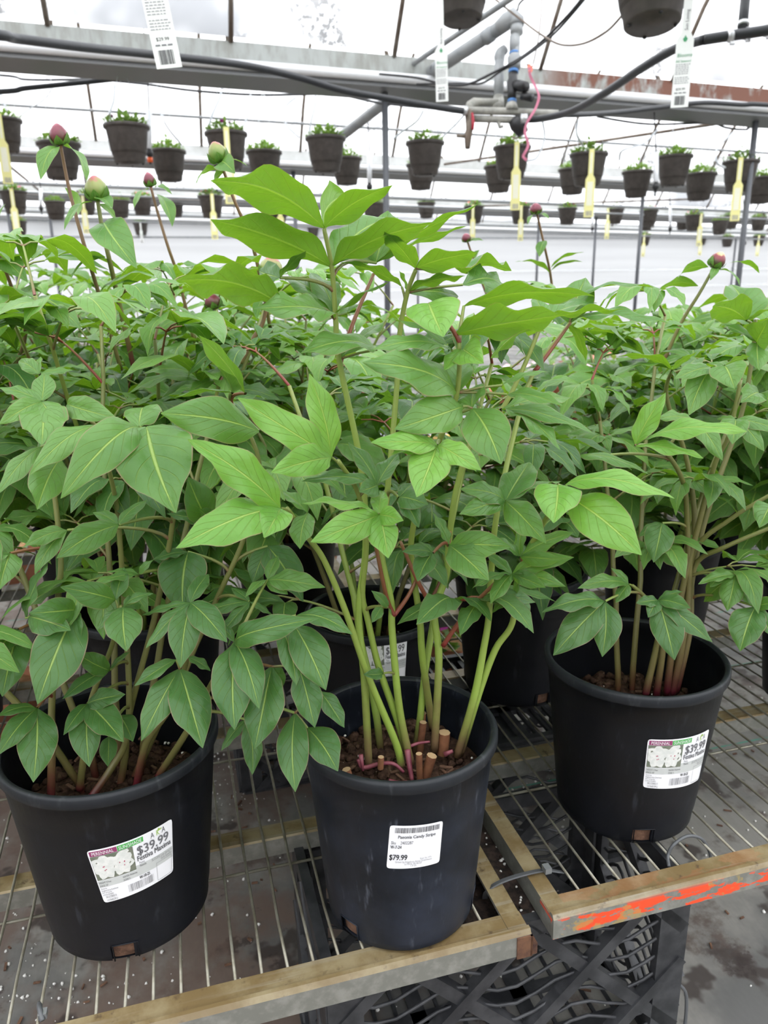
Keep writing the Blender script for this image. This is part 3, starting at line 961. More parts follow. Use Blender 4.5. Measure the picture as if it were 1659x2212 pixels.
# spilt potting mix lying on the front crate, in the gap between the benches
rnd = random.Random(11)
b = MB()
NX, NY = 26, 40
vs = []
for j in range(NY + 1):
    for i in range(NX + 1):
        u = .245 + .14 * i / NX; v = .634 + .21 * j / NY
        e = min(i, NX - i) / 5
        z = -.0335 - .004 + .016 * min(1, e) * (.5 + noise.noise(V3((u * 60, v * 60, 0))) * .6) - (.0 if min(j, NY - j) > 0 else .006)
        vs.append(G(u, v, min(z, -.0285)))
b.add(vs, [(j * (NX + 1) + i, j * (NX + 1) + i + 1, (j + 1) * (NX + 1) + i + 1, (j + 1) * (NX + 1) + i) for j in range(NY) for i in range(NX)], M_SOILD)
for _ in range(120): b.blob(G(rnd.uniform(.26, .37), rnd.uniform(.64, .835), -.033), rnd.uniform(.002, .004), M_SOILD, rnd)
for _ in range(34): b.blob(G(rnd.uniform(.315, .36), rnd.uniform(.632, .80), -.0285), rnd.uniform(.0009, .0023), M_PERL, rnd, 6, 4, .4)
o = tag(b.build('spilt_soil'), 'dark spilt potting mix with white grains in the gap between benches', 'soil'); o['kind'] = 'stuff'
# perlite on the floor
b = MB(); rnd = random.Random(5)
spots = [(atz(x, y, ZF), s, n) for x, y, s, n in ((500, 1640, .10, 160), (470, 1600, .08, 120), (560, 1680, .10, 60), (60, 2020, .08, 70), (230, 2090, .09, 70), (20, 2150, .07, 30), (90, 2190, .06, 20), (1140, 1700, .12, 60), (1100, 1740, .12, 40),
                                                (980, 2130, .10, 40), (1010, 2040, .10, 30), (840, 2150, .12, 30), (1590, 1700, .2, 50), (1500, 1710, .15, 40), (400, 1900, .25, 40), (1450, 1400, .3, 60))]
for c, s, n in spots:
    for _ in range(n):
        b.blob(V3((rnd.gauss(c.x, s), rnd.gauss(c.y, s * 1.3), ZF + .001)), rnd.choice((.0009, .0012, .0016, .0022, .0030)), M_PERL, rnd, 5, 3, .4)
for _ in range(90):
    p = atz(rnd.uniform(-100, 1750), rnd.uniform(1500, 2212), ZF)
    b.blob(p, rnd.uniform(.0008, .0022), M_PERL, rnd, 5, 3, .4)
o = tag(b.build('spilt_perlite'), 'white perlite grains scattered over the ground cloth under the benches', 'perlite'); o['kind'] = 'stuff'
b = MB()
for _ in range(140):
    p = atz(rnd.uniform(-50, 1750), rnd.uniform(1600, 2260), ZF) + V3((0, 0, .002))
    a = rnd.uniform(0, pi); l = rnd.uniform(.004, .016)
    b.bar(p, p + V3((cos(a) * l, sin(a) * l, .001)), (0, 0, 1), rnd.uniform(.002, .004), .002, M_BARK)
o = tag(b.build('bark_litter'), 'brown bark crumbs littering the ground cloth', 'litter'); o['kind'] = 'stuff'

# cable ties
t = thing('cable_tie', 'grey cable tie lashing the two benches together across the gap', 'cable tie', G(.31, .69, 0))
b = MB()
pp = smooth_path([atz(1047, 1945, -.035), atz(1052, 1925, -.006), atz(1075, 1908, .004), atz(1115, 1893, .006), atz(1160, 1882, .005), atz(1185, 1880, .002), atz(1215, 1884, -.006)], 6)
for i in range(len(pp) - 1): b.bar(pp[i], pp[i + 1] + (pp[i + 1] - pp[i]) * .15, (UY * .3 + V3((0, 0, 1))), .0062, .0018, M_TIE)
b.build('strap', t, t)
b = MB(); c = atz(1181, 1882, .006); b.box(c - UX * .004 - UY * .005, UX * .008, UY * .010, (0, 0, .007), M_TIEC); b.build('clip', t, t)
b = MB()
b.tube(smooth_path([atz(1445, 1872, -.004), aty(1443, 1848, .772), aty(1455, 1825, .775), aty(1485, 1806, .782), aty(1515, 1812, .79), aty(1532, 1838, .795), atz(1535, 1856, -.004)], 6), .0021, M_TIE, 6)
tag(b.build('wire_loop'), 'grey wire loop standing up from the orange bench in front of its pot', 'wire loop')
b = MB(); b.tube(smooth_path([atz(85, 2168, -.004), atz(86, 2180, .006), atz(92, 2205, .002)], 4), .0026, M_TIE, 6)
b.box(atz(92, 2203, .0) - UX * .004, UX * .008, UY * .008, (0, 0, .006), M_TIEC)
tag(b.build('cable_tie'), 'dark cable tie end poking up through the bare bench wires', 'cable tie')

# ------------------------------------------------------------------ low benches and planters further back
def text_mesh(s, bold=False):
    key = s
    if key in TXT: return TXT[key]
    cu = bpy.data.curves.new('lettering', 'FONT'); cu.body = s; cu.size = 1; cu.resolution_u = 3
    ob = bpy.data.objects.new('lettering', cu); COL.objects.link(ob)
    dg = bpy.context.evaluated_depsgraph_get(); dg.update()
    me = bpy.data.meshes.new_from_object(ob.evaluated_get(dg))
    vs = [(v.co.x, v.co.y) for v in me.vertices]; fs = [tuple(p.vertices) for p in me.polygons]
    bpy.data.objects.remove(ob); bpy.data.curves.remove(cu); bpy.data.meshes.remove(me)
    w = max(x for x, _ in vs) if vs else 0
    TXT[key] = (vs, fs, w)
    return TXT[key]
TXT = {}

t = thing('display_bench', 'low grey bench with a yellow front board beyond the peonies', 'bench', (0, 0, 0), A0)
b = MB(); b.box((.2, 3.32, -.055), (4.2, 0, 0), (0, .03, 0), (0, 0, .06), M_YEL); b.build('front_board', t)
b = MB(); b.box((.2, 3.35, -.03), (4.2, 0, 0), (0, 1.1, 0), (0, 0, .03), M_GREYB); b.build('top', t)
for u in (.25, 1.6, 3.0, 4.33):
    for v in (3.4, 4.35):
        b = MB(); b.box((u, v, ZF), (.04, 0, 0), (0, .04, 0), (0, 0, -.03 - ZF), M_GREYB); b.build('leg', t)
def flower_clump(b, c, r, rnd, mats, n=26, ln=.028, nf=9, par=None):
    for i in range(n):
        a = rnd.uniform(0, 2 * pi); q = r * sqrt(rnd.random()); hh = rnd.uniform(.0, .6) * r
        p = c + V3((q * cos(a), q * sin(a), hh)); d = V3((cos(a) * .7, sin(a) * .7, rnd.uniform(.1, 1))).normalized()
        leaf(b, p, p + d * ln * rnd.uniform(.7, 1.3), V3((0, 0, 1)), .55, .1, .2, .02, rnd, M_BLEAF, 4, 1)
    if par is not None: b.build('foliage', par)
    for i in range(nf):
        if par is not None: b = MB()
        a = rnd.uniform(0, 2 * pi); q = r * sqrt(rnd.random()) * .95
        p = c + V3((q * cos(a), q * sin(a), r * rnd.uniform(.35, .75))); m = rnd.choice(mats); fr = rnd.uniform(.014, .022)
        vs = [p]; n5 = 10; tl = V3((cos(a) * .5, sin(a) * .5 - .3, 1)).normalized(); x = tl.orthogonal().normalized(); y = tl.cross(x)
        for k in range(n5):
            rr = fr * (1 if k % 2 else .78)
            vs.append(p + (x * cos(2 * pi * k / n5) + y * sin(2 * pi * k / n5)) * rr + tl * fr * .35)
        b.add(vs, [(0, 1 + k, 1 + (k + 1) % n5) for k in range(n5)], m)
        if par is not None: b.build('bloom', par)
def planter(label, c, r, h, mats, seed, group=None, long=0):
    rnd = random.Random(seed)
    t = thing('terracotta_planter', label, 'planter', c, 0, group)
    b = MB(); b.lathe([(0, 0), (r * .72, 0), (r * .92, h - .03), (r, h - .03), (r, h), (r * .9, h), (r * .88, h - .02)], 24, M_TERRA); b.build('pot', t)
    b = MB(); b.disc((0, 0, 0), r * .89, h - .018, 20, M_MULCH); b.build('mulch', t)
    flower_clump(MB(), V3((0, 0, h - .01)), r * .95, rnd, mats, 30, .05, 7, t)
    return t
for i, (x, y, D, r, h, mats, lab) in enumerate((
    (1225, 905, 3.75, .17, .24, [M_PALE, M_CORAL], 'terracotta planter seen between the stalks right of the tall peony'),
    (1330, 900, 3.85, .17, .24, [M_CORAL], 'terracotta planter on the grey bench below the distant red bud'),
    (1120, 895, 3.65, .16, .22, [M_PALE], 'terracotta planter half hidden behind the tall peony on the grey bench'),
    (1450, 895, 3.95, .17, .24, [M_PINK], 'terracotta planter on the grey bench behind the right hand peony'),
    (1570, 890, 4.05, .17, .24, [M_PALE], 'terracotta planter at the far end of the grey bench behind stalks'))):
    p = at(x, y, D); planter(lab, (p.x, p.y, -.0), r, h, mats, 40 + i)
for i, (x, y, r, h, mats, lab) in enumerate((
    (985, 1452, .085, .10, [M_MAG], 'small clay pot with a magenta flower under the bench between pots'),
    (30, 1245, .12, .14, [M_PALE], 'clay planter with pale blooms on the floor behind the left peony'),
    (5, 1560, .10, .10, [M_PALE], 'clay planter on the floor beside the front left pot'),
    (1125, 1075, .11, .12, [M_PALE, M_WHITE], 'planter of pale flowers on the floor below the yellow board'),
    (1215, 1060, .11, .12, [M_PALE, M_PINK], 'planter of mixed pink flowers on the floor below the yellow board'),
    (1590, 1040, .12, .13, [M_PALE, M_WHITE], 'planter of whitish flowers on the floor behind the right stalks'),
    (680, 1230, .10, .12, [M_PALE], 'planter of pale flowers on the floor behind the tall peony'))):
    p = atz(x, y, ZF); planter(lab, (p.x, p.y, ZF), r, h, mats, 60 + i)

# ------------------------------------------------------------------ hanging baskets
BM = {}
def basket_meshes():
    for kind in range(3):
        rnd = random.Random(kind + 70)
        b = MB()
        b.lathe([(0, .0), (.060, .0), (.064, .006), (.094, .006), (.101, .012), (.106, .052), (.110, .055), (.112, .062), (.1135, .076), (.117, .079), (.136, .212), (.141, .219), (.150, .221), (.152, .236), (.150, .243), (.141, .243), (.136, .23), (.112, .06), (0, .06)], 36, M_BASK)
        for q in range(4): b.blob(V3((.085 * cos(q * 1.57), .085 * sin(q * 1.57), .004)), .008, M_BLACK, rnd)
        b.disc((0, 0, 0), .139, .226, 24, M_SOIL)
        BM['pot', kind] = b.mesh('basket_pot')
    for kind in range(4):
        rnd = random.Random(kind + 80); b = MB()
        for i in range(210):
            a = rnd.uniform(0, 2 * pi); q = .135 * sqrt(rnd.random()); hh = rnd.uniform(.0, .085) * (1.3 - q / .135)
            p = V3((q * cos(a), q * sin(a),   .228 + hh)); d = V3((cos(a) * .6 + rnd.uniform(-.4, .4), sin(a) * .6 + rnd.uniform(-.4, .4), rnd.uniform(.0, 1))).normalized()
            leaf(b, p, p + d * rnd.uniform(.026, .048), V3((0, 0, 1)), .5, .1, .2, .03, rnd, M_BLEAF, 4, 1)
        BM['fol', kind] = b.mesh('basket_foliage')
    for nm, mats, n in (('pink', [M_PINK, M_PALE], 7), ('mag', [M_MAG], 3), ('purple', [M_PURP, M_CORAL], 12), ('coral', [M_CORAL, M_PINK, M_PURP], 12)):
        for q in range(n):
            rnd = random.Random(q * 7 + len(nm)); b = MB(); fr = rnd.uniform(.016, .024)
            tl = V3((rnd.uniform(-.5, .5), rnd.uniform(-1, 0), .8)).normalized(); x = tl.orthogonal().normalized(); y = tl.cross(x); m = mats[q % len(mats)]
            vs = [V3((0, 0, 0))] + [(x * cos(2 * pi * k / 10) + y * sin(2 * pi * k / 10)) * fr * (1 if k % 2 else .8) + tl * fr * .35 for k in range(10)]
            b.add(vs, [(0, 1 + k, 1 + (k + 1) % 10) for k in range(10)], m)
            a = rnd.uniform(0, 2 * pi); rr = .11 * sqrt(rnd.random())
            BM['flw', nm, q] = (b.mesh('petunia_bloom'), V3((rr * cos(a), rr * sin(a), .268 + rnd.uniform(0, .03))))
        BM['n', nm] = n
    b = MB(); top = V3((0, 0, .62))
    for k in range(3):
        a = 2 * pi * k / 3 + .4
        b.tube([V3((.146 * cos(a), .146 * sin(a), .237)), top], .0018, M_STRW, 4)
    b.tube(smooth_path([top, top + V3((0, 0, .03)), top + V3((.018, 0, .055)), top + V3((.034, 0, .035))], 4), .003, M_STRW, 5)
    BM['hang'] = b.mesh('hanger')
def tag_mesh(b, m, panel, writing=False, ext=0.0):
    # long plant tag hanging from z=0 down; narrow stake, arrow shoulders, wide panel
    pts = [(-.015, ext), (.015, ext), (.015, -.15), (.029, -.175), (.029, -.40), (-.029, -.40), (-.029, -.175), (-.015, -.15)]
    b.extrude(pts, (0, 0, 0), (0, .0012, 0), (1, 0, 0), (0, 0, 1), m)
    def rect(x0, x1, z0, z1, mm):
        b.box((x0, -.0008, z0), (x1 - x0, 0, 0), (0, .0006, 0), (0, 0, z1 - z0), mm)
    if panel: rect(-.017, .017, -.33, -.19, panel); rect(-.006, .006, -.14, -.02, panel)
    rnd = random.Random(9)
    def txt(s, x, z, hgt, mm):
        vs, fs, w = text_mesh(s)
        b.add([V3((x + vx * hgt, -.0011, z + vy * hgt)) for vx, vy in vs], [f for f in fs], mm, None, False)
    if writing:
        txt('Sun Loving', -.0, -.02, .001, m)
        vs, fs, w = text_mesh('Sun Loving'); hg = .016
        b.add([V3((.006 - vy * hg, -.0011, -.145 + vx * hg)) for vx, vy in vs], fs, M_INKG, None, False)
        leaf_pts = [(-.008, -.172), (-.004, -.168), (0, -.160), (.004, -.168), (.008, -.172), (.005, -.180), (0, -.183), (-.005, -.180)]
        b.add([V3((x, -.0011, z)) for x, z in leaf_pts], [tuple(range(7, -1, -1))], M_INKGR, None, False)
        txt('Blooms', -.022, -.232, .017, M_INKGR); txt('All Season!', -.025, -.250, .0115, M_INKGR)
        for i in range(11):
            z = -.258 - i * .0062
            if i in (6,): continue
            x = -.024
            while x < .02:
                wd_ = rnd.uniform(.004, .010); rect(x, min(x + wd_, .024), z, z + .0026, M_INKL); x += wd_ + .0022
        txt('$29.99', -.017, -.343, .011, M_INK)
        for i in range(3): rect(-.021 + i * .014, -.021 + i * .014 + .011, -.3535, -.3500, M_INKG)
    x = -.018
    while x < .016:
        wd_ = rnd.choice((.0008, .0014, .0022)); rect(x, x + wd_, -.392, -.362, M_INK if writing else M_INKL); x += wd_ + rnd.choice((.0009, .0016))
def tags():
    b = MB(); tag_mesh(b, M_TAGY, M_TAGP); BM['tag', 'y'] = b.mesh('yellow_tag')
    for nm, ex in (('w', 0), ('w1', .075), ('w2', .19), ('w3', .26)):
        b = MB(); tag_mesh(b, M_TAGW, None, True, ex); BM['tag', nm] = b.mesh('white_tag'); BM['ext', nm] = ex
    BM['ext', 'y'] = 0
basket_meshes(); tags()
def child(name, me, parent, loc=(0, 0, 0), rot=(0, 0, 0)):
    o = bpy.data.objects.new(name, me); COL.objects.link(o); o.parent = parent; o.location = loc; o.rotation_euler = rot
    return o
NB = [0]
def roof_z(P):                                               # height of the roof film above a point
    u, v = P.dot(UX), P.dot(UY)
    for a, c in zip(GUT[:-1], GUT[1:]):
        if a <= v < c: return arch(a, c, (v - a) / (c - a))[1] - .02 * u
    return ZG
def basket(px, py, w, label, flower=None, tagc=None, tagx=0.0, D=None, group=None, zr=None, tilt=0, pitch=0, lean=None):
    """rim centre seen at px,py; w = its width in pixels gives the distance"""
    i = NB[0]; NB[0] += 1
    D = D or .302 * FPX / w
    c = at(px, py, D)
    t = thing('hanging_basket', label, 'hanging basket', (c.x, c.y, c.z - .239), i * 1.7 if lean is None else 0, group)
    if lean is not None: t.rotation_euler = (radians(lean), 0, 0)
    child('pot', BM['pot', i % 3], t)
    child('foliage', BM['fol', i % 4], t)
    child('hanger', BM['hang'], t)
    if lean is None and w:
        z1 = roof_z(c) - t.location.z - .03
        b = MB(); b.tube([V3((.018, 0, .672)), V3((.018, 0, max(z1, .7)))], .0016, M_STRW, 4); b.build('hanging_line', t)
    if flower:
        for q in range(BM['n', flower]):
            me, p = BM['flw', flower, q]; child('bloom', me, t, p)
    if tagc:
        rz = i * 1.7 if lean is None else 0
        d = (CAM - c); d.z = 0; d.normalize(); side = V3((-d.y, d.x, 0))
        off = d * sqrt(max(.158 ** 2 - (tagx * .15) ** 2, 0)) + side * (tagx * .15) * 1
        R = Matrix.Rotation(-rz, 3, 'Z')
        o = child('tag', BM['tag', tagc], t, R @ off + V3((0, 0, .252 - BM['ext', tagc])), (radians(pitch), radians(tilt), -rz + atan2(d.y, d.x) + pi / 2))
        if tagc == 'y': o.scale = (1.28, 1, 1.24)
        o['label'] = 'yellow plastic tag' if tagc == 'y' else 'white printed plastic tag'
    return t
ROW1 = [  # px, rim y, width, flower, tag, tagx(+ = right), extra
    (3, 258, 84, None, 'y', -.1, 'brown basket cut by the left frame edge level with the tallest hanging row'),
    (273, 272, 97, 'mag', None, 0, 'large brown basket high above the two big peony buds'),
    (488, 288, 92, 'mag', 'y', .02, 'brown basket with a yellow tag above the pink tipped bud'),
    (703, 298, 88, None, None, 0, 'brown basket straight above the top leaf whorl of the tall peony'),
    (918, 308, 84, 'mag', None, 0, 'brown basket with one magenta bloom left of the pipe manifold'),
    (1106, 318, 82, 'pink', 'y', .25, 'brown basket with pink blooms and yellow tag beside the dangling ribbon'),
    (1272, 333, 82, None, 'y', .15, 'brown basket with a yellow tag right of the dangling ribbon'),
    (1458, 338, 76, None, None, 0, 'brown basket touching the white sprinkler weight on the right'),
    (1601, 349, 77, 'mag', 'y', -.02, 'brown basket with yellow tag just left of the right steel post')]
for px, py, w, f, tg, tx, lab in ROW1: basket(px, py, w, lab, f, tg, tx, group='hanging baskets of the upper front row')
ROW2 = [
    (126, 310, 92, None, None, 0, 'brown basket behind the tallest closed bud on the left'),
    (362, 326, 78, None, None, 0, 'brown basket beside the orange sprinkler nozzle'),
    (570, 328, 78, None, None, 0, 'brown basket directly above the longest top leaf of the tall peony'),
    (748, 342, 68, None, None, 0, 'brown basket tucked behind its neighbour above the right top leaf'),
    (909, 356, 64, None, None, 0, 'brown basket hidden below the basket with one magenta bloom'),
    (1078, 360, 66, 'purple', None, 0, 'brown basket half hidden behind the pink bloomed basket'),
    (1238, 366, 64, None, None, 0, 'brown basket half hidden behind the tagged basket right of the ribbon'),
    (1377, 371, 66, None, None, 0, 'brown basket left of the white sprinkler weight on the right'),
    (1514, 376, 68, None, None, 0, 'brown basket between the right sprinkler and the tagged basket by the post'),
    (1648, 384, 66, None, None, 0, 'brown basket behind the right steel post')]
for px, py, w, f, tg, tx, lab in ROW2: basket(px, py, w, lab, f, tg, tx, group='hanging baskets of the lower front row')
ROW3 = [
    (28, 414, 58, 'pink', 'y', -.1), (118, 436, 46, None, None, 0), (183, 424, 48, 'coral', 'y', -.2), (258, 434, 44, 'purple', None, 0), (305, 426, 46, 'coral', None, 0), (377, 436, 40, 'coral', None, 0),
    (455, 424, 56, 'purple', 'y', .1), (594, 430, 62, 'purple', 'y', .3), (808, 440, 52, 'coral', None, 0), (921, 438, 40, 'coral', None, 0),
    (1024, 446, 44, 'purple', 'y', -.1), (1124, 447, 44, 'coral', 'y', .1), (1226, 450, 42, 'coral', None, 0), (1330, 452, 38, 'purple', 'y', -.8), (1402, 455, 40, 'coral', None, 0),
    (1396, 470, 34, 'coral', None, 0), (1476, 470, 32, 'purple', None, 0), (1500, 465, 40, 'purple', 'y', .7), (1556, 477, 36, 'pink', None, 0), (1580, 466, 34, None, None, 0), (1640, 470, 34, 'coral', None, 0), (330, 418, 34, 'pink', None, 0)]
ORD = ['first', 'second', 'third', 'fourth', 'fifth', 'sixth', 'seventh', 'eighth', 'ninth', 'tenth', 'eleventh', 'twelfth', 'thirteenth', 'fourteenth', 'fifteenth', 'sixteenth', 'seventeenth', 'eighteenth', 'nineteenth', 'twentieth', 'twenty-first', 'twenty-second']
WORD = {'pink': 'pink flowered', 'coral': 'coral flowered', 'purple': 'purple flowered', 'mag': 'magenta flowered', None: 'leafy'}
order = sorted(range(len(ROW3)), key=lambda i: ROW3[i][0])
for i, (px, py, w, f, tg, tx) in enumerate(ROW3):
    basket(px, py, w, 'small %s basket%s, %s from the left in the distant middle row' % (WORD[f], ' with yellow tag' if tg else '', ORD[order.index(i)]), f, tg, tx, group='hanging baskets of the distant middle row')
ROW4 = [(37, 478, 40, 'pink', 'y', 0), (122, 486, 32, 'coral', None, 0), (303, 482, 32, 'coral', 'w', 0), (412, 486, 30, 'coral', None, 0), (675, 490, 30, 'pink', None, 0), (742, 494, 28, 'coral', None, 0),
    (984, 496, 26, 'coral', 'w', 0), (1055, 497, 26, 'pink', None, 0), (1130, 500, 26, 'pink', 'y', 0), (1195, 500, 24, 'coral', 'y', 0), (1255, 503, 26, 'pink', None, 0), (1322, 505, 24, 'coral', 'w', 0),
    (1392, 508, 28, 'coral', 'y', 0), (1451, 508, 25, 'pink', 'y', 0), (1515, 508, 26, 'coral', 'y', 0), (1572, 512, 26, 'pink', None, 0), (1640, 510, 26, 'coral', 'y', 0)]
order = sorted(range(len(ROW4)), key=lambda i: ROW4[i][0])
for i, (px, py, w, f, tg, tx) in enumerate(ROW4):
    basket(px, py, w, 'tiny %s basket, %s from the left in the lowest row near the far wall' % (WORD[f], ORD[order.index(i)]), f, tg, tx, group='hanging baskets of the lowest far row')
# the three near ones, mostly above the frame
basket(1421, -108, 172, 'big brown basket overhead on the right showing its dark underside', None, 'w2', .80, D=2.72, tilt=4, lean=-11)
basket(998, -78, 132, 'brown basket overhead cut off by the top edge of the view', None, 'w3', -.66, D=3.62, tilt=-1, lean=-9)
basket(266, -280, 0, 'overhead basket whose long white tag hangs into the top of the view', None, 'w1', .05, D=1.80, tilt=-8, pitch=-4)

# ------------------------------------------------------------------ sprinklers, hoses, manifold
def sprinkler(px, ytop, ywt, ywb, D, label, orange=False):
    a, w0, w1 = at(px - 4, ytop, D * 1.0), at(px, ywt, D), at(px, ywb, D)
    t = thing('hanging_sprinkler', label, 'sprinkler', w1, 0, 'hanging sprinklers')
    b = MB(); b.tube([V3((a.x, a.y, max(a.z, roof_z(a) - .03))), a, w0], .005, M_BLACK, 6); b.build('drop_tube', t, t)
    b = MB(); b.tube([w0, w1], .020, M_WHITE, 12); b.build('weight', t, t)
    b = MB(); q = w1 - V3((0, 0, .012)); b.tube([w1, q, q - V3((0, 0, .03)), q - V3((0, 0, .045)), q - V3((0, 0, .09))], [.008, .026, .026, .012, .007], M_BLACK, 8)
    b.build('nozzle', t, t)
    b = MB(); b.tube([q - V3((0, 0, .045)), q - V3((0, 0, .078))], .020 if orange else .010, M_ORNG if orange else M_PVC, 8); o = b.build('nozzle_cap', t, t)
    if orange: o['label'] = 'orange nozzle cap'
sprinkler(322, 150, 240, 322, 5.6, 'white weighted sprinkler with an orange nozzle beside a brown basket', True)
sprinkler(1417, 235, 330, 394, 6.0, 'white weighted sprinkler on a thin tube at the right')
sprinkler(798, 250, 330, 396, 6.6, 'white weighted sprinkler above the right leaf of the top whorl')
sprinkler(88, 375, 408, 445, 9.5, 'small white sprinkler weight among the distant baskets on the left')
sprinkler(1448, 385, 445, 490, 11.0, 'small white sprinkler weight left of the paired white tubes')
sprinkler(1280, 400, 455, 490, 12.0, 'small white sprinkler weight under the tagged basket right of the ribbon')
sprinkler(1608, 415, 460, 520, 9.0, 'white sprinkler weight hanging near the right steel post')

def hose(name, label, pts, r, m=M_HOSE, cat='hose', n=8):
    pts = list(pts)
    if pts[0][0] < -30: pts.insert(0, (-700, pts[0][1] - (pts[1][1] - pts[0][1]) * 2, pts[0][2] * .9))
    b = MB(); b.tube(smooth_path([at(*p) for p in pts], 8), r, m, n)
    return tag(b.build(name), label, cat)
hose('irrigation_hose', 'thick black hose sagging from the upper left down to the pipe manifold', [(-60, 72, 3.0), (40, 84, 3.2), (180, 102, 3.5), (330, 118, 3.9), (520, 140, 4.3), (640, 166, 4.5), (740, 195, 4.6), (850, 215, 4.65), (950, 232, 4.65), (1002, 240, 4.65)], .0205)
hose('irrigation_hose', 'thin black hose rising from the left edge to meet the gutter', [(-40, 200, 5.0), (60, 190, 5.1), (200, 176, 5.3), (300, 165, 5.4), (400, 155, 5.5), (470, 148, 5.6)], .017)
hose('irrigation_hose', 'slim black line slung across under the hanging basket hooks', [(-40, 160, 6.4), (60, 172, 6.4), (200, 172, 6.4), (300, 180, 6.4), (420, 196, 6.4), (560, 205, 6.4), (720, 204, 6.2), (820, 222, 6.0), (960, 236, 5.6)], .0105)
hose('irrigation_hose', 'thick black hose sweeping from the manifold up to the clamped tee', [(1140, 258, 4.7), (1170, 256, 4.6), (1230, 242, 4.3), (1300, 205, 3.9), (1390, 145, 3.5), (1460, 105, 3.3), (1520, 86, 3.15)], .020)
t = thing('hose_tee', 'black hose tee with steel clamps in the upper right corner', 'hose tee', at(1602, 75, 3.1))
b = MB(); b.tube(smooth_path([at(1520, 86, 3.15), at(1570, 78, 3.12), at(1640, 68, 3.05), at(1720, 55, 3.0), at(1900, 38, 2.9), at(2300, 30, 2.8), at(2800, 60, 2.8)], 5), .0205, M_HOSE, 10); b.build('hose_run', t, t)
b = MB(); b.tube([at(1603, 76, 3.1), at(1608, 20, 3.1), at(1616, -60, 3.1), at(1626, -260, 3.1)], .0195, M_HOSE, 10); b.build('riser', t, t)
for x, y, dx, dy in ((1578, 78, 8, -1.5), (1612, 72, 8, -1.2), (1656, 66, 7, -1), (1606, 52, .8, -8)):
    b = MB(); b.tube([at(x - dx / 2, y - dy / 2, 3.1), at(x + dx / 2, y + dy / 2, 3.1)], .0235, M_CLAMP, 12)
    b.box(at(x, y + 11, 3.07), RT * .018, UP * -.010, FW * .01, M_CLAMP); b.build('clamp', t, t)
hose('irrigation_hose', 'black hose along the gutter from the manifold towards the right edge', [(1130, 246, 4.8), (1240, 248, 5.0), (1340, 242, 5.3), (1440, 230, 5.5), (1520, 222, 5.6), (1600, 226, 5.7), (1720, 232, 5.8), (2300, 290, 6.6)], .0165)
hose('power_cable', 'slim dark cable dipping below the purlin at the right', [(1290, 252, 6.0), (1400, 268, 6.1), (1530, 266, 6.3), (1570, 276, 6.4), (1610, 280, 6.5), (1700, 278, 6.6), (2300, 330, 7.4)], .0085, M_BLACK, 'cable', 6)
hose('power_cable', 'black twin cable running down from the top edge to the manifold', [(1270, -20, 4.0), (1230, 30, 4.1), (1170, 90, 4.3), (1120, 128, 4.4), (1060, 160, 4.5), (1010, 182, 4.6), (960, 182, 4.7), (900, 168, 4.8), (820, 160, 5.0)], .0075, M_BLACK, 'cable', 6)
hose('power_cable', 'second black cable running beside the twin cable to the manifold', [(1278, -20, 4.0), (1200, 70, 4.2), (1130, 125, 4.35), (1080, 155, 4.5), (1040, 180, 4.6), (990, 180, 4.65), (900, 182, 4.8)], .006, M_BLACK, 'cable', 6)
hose('power_cable', 'thin cable looping from the overhead basket to the big grey pipe', [(1345, 32, 3.2), (1310, 68, 3.4), (1260, 94, 3.6), (1210, 96, 3.8), (1165, 72, 4.0), (1125, 42, 4.2), (1090, 15, 4.3), (1060, -10, 4.4)], .0055, M_BOW, 'cable', 6)
hose('power_cable', 'thin cord tied to the top of the big grey pipe', [(1118, 22, 4.3), (1122, 8, 4.3), (1135, -4, 4.2), (1150, -12, 4.2)], .006, M_BLACK, 'cable', 6)
hose('conduit_pipe', 'slim grey conduit slanting above the big grey pipe', [(860, 160, 5.6), (1110, -8, 4.2), (1180, -55, 4.0)], .018, M_PVC, 'pipe', 10)
for i, (x0, x1, y0, y1) in enumerate(((1170, 1160, -20, 100), (1166, 1168, -20, 110))):
    pass
t = thing('pipe_manifold', 'grey pipe manifold with red valve handles hanging under the roof', 'pipe manifold', at(1105, 240, 4.7))
def P_(name, pts, r, m, n=12, lab=None, sm=0):
    b = MB(); q = [at(*p) for p in pts]; b.tube(smooth_path(q, sm) if sm else q, r, m, n); o = b.build(name, t, t)
    if lab: o['label'] = lab
P_('main_pipe', [(740, 292, 6.6), (870, 192, 5.8), (950, 145, 5.3), (1092, 52, 4.75)], .042, M_PVC, 16)
P_('pipe_collar', [(938, 152, 5.32), (950, 145, 5.28)], .046, M_PVC, 16)
P_('pipe_collar', [(1048, 82, 4.86), (1062, 72, 4.82)], .047, M_PVC, 16)
P_('elbow', [(1078, 60, 4.76), (1094, 46, 4.72), (1108, 36, 4.7), (1116, 46, 4.7), (1116, 56, 4.7)], [.042, .050, .052, .050, .046], M_PVC, 16)
P_('riser', [(1116, 50, 4.7), (1116, 72, 4.7), (1115, 74, 4.7), (1114, 90, 4.7), (1112, 120, 4.7), (1111, 150, 4.7)], [.04, .04, .027, .027, .033, .033], M_PVC)
P_('reducer', [(1112, 78, 4.7), (1112, 92, 4.7), (1111, 114, 4.7)], [.031, .034, .030], M_PVC)
P_('primer_band', [(1111, 114, 4.7), (1111, 119, 4.7)], .034, M_BLUE, 12, 'blue primed joint')
P_('coupling', [(1111, 119, 4.7), (1111, 124, 4.7), (1111, 143, 4.7), (1110, 148, 4.7)], [.034, .042, .042, .034], M_PVC)
P_('primer_band', [(1109, 152, 4.7), (1109, 158, 4.7)], .031, M_BLUE, 12, 'blue primed joint')
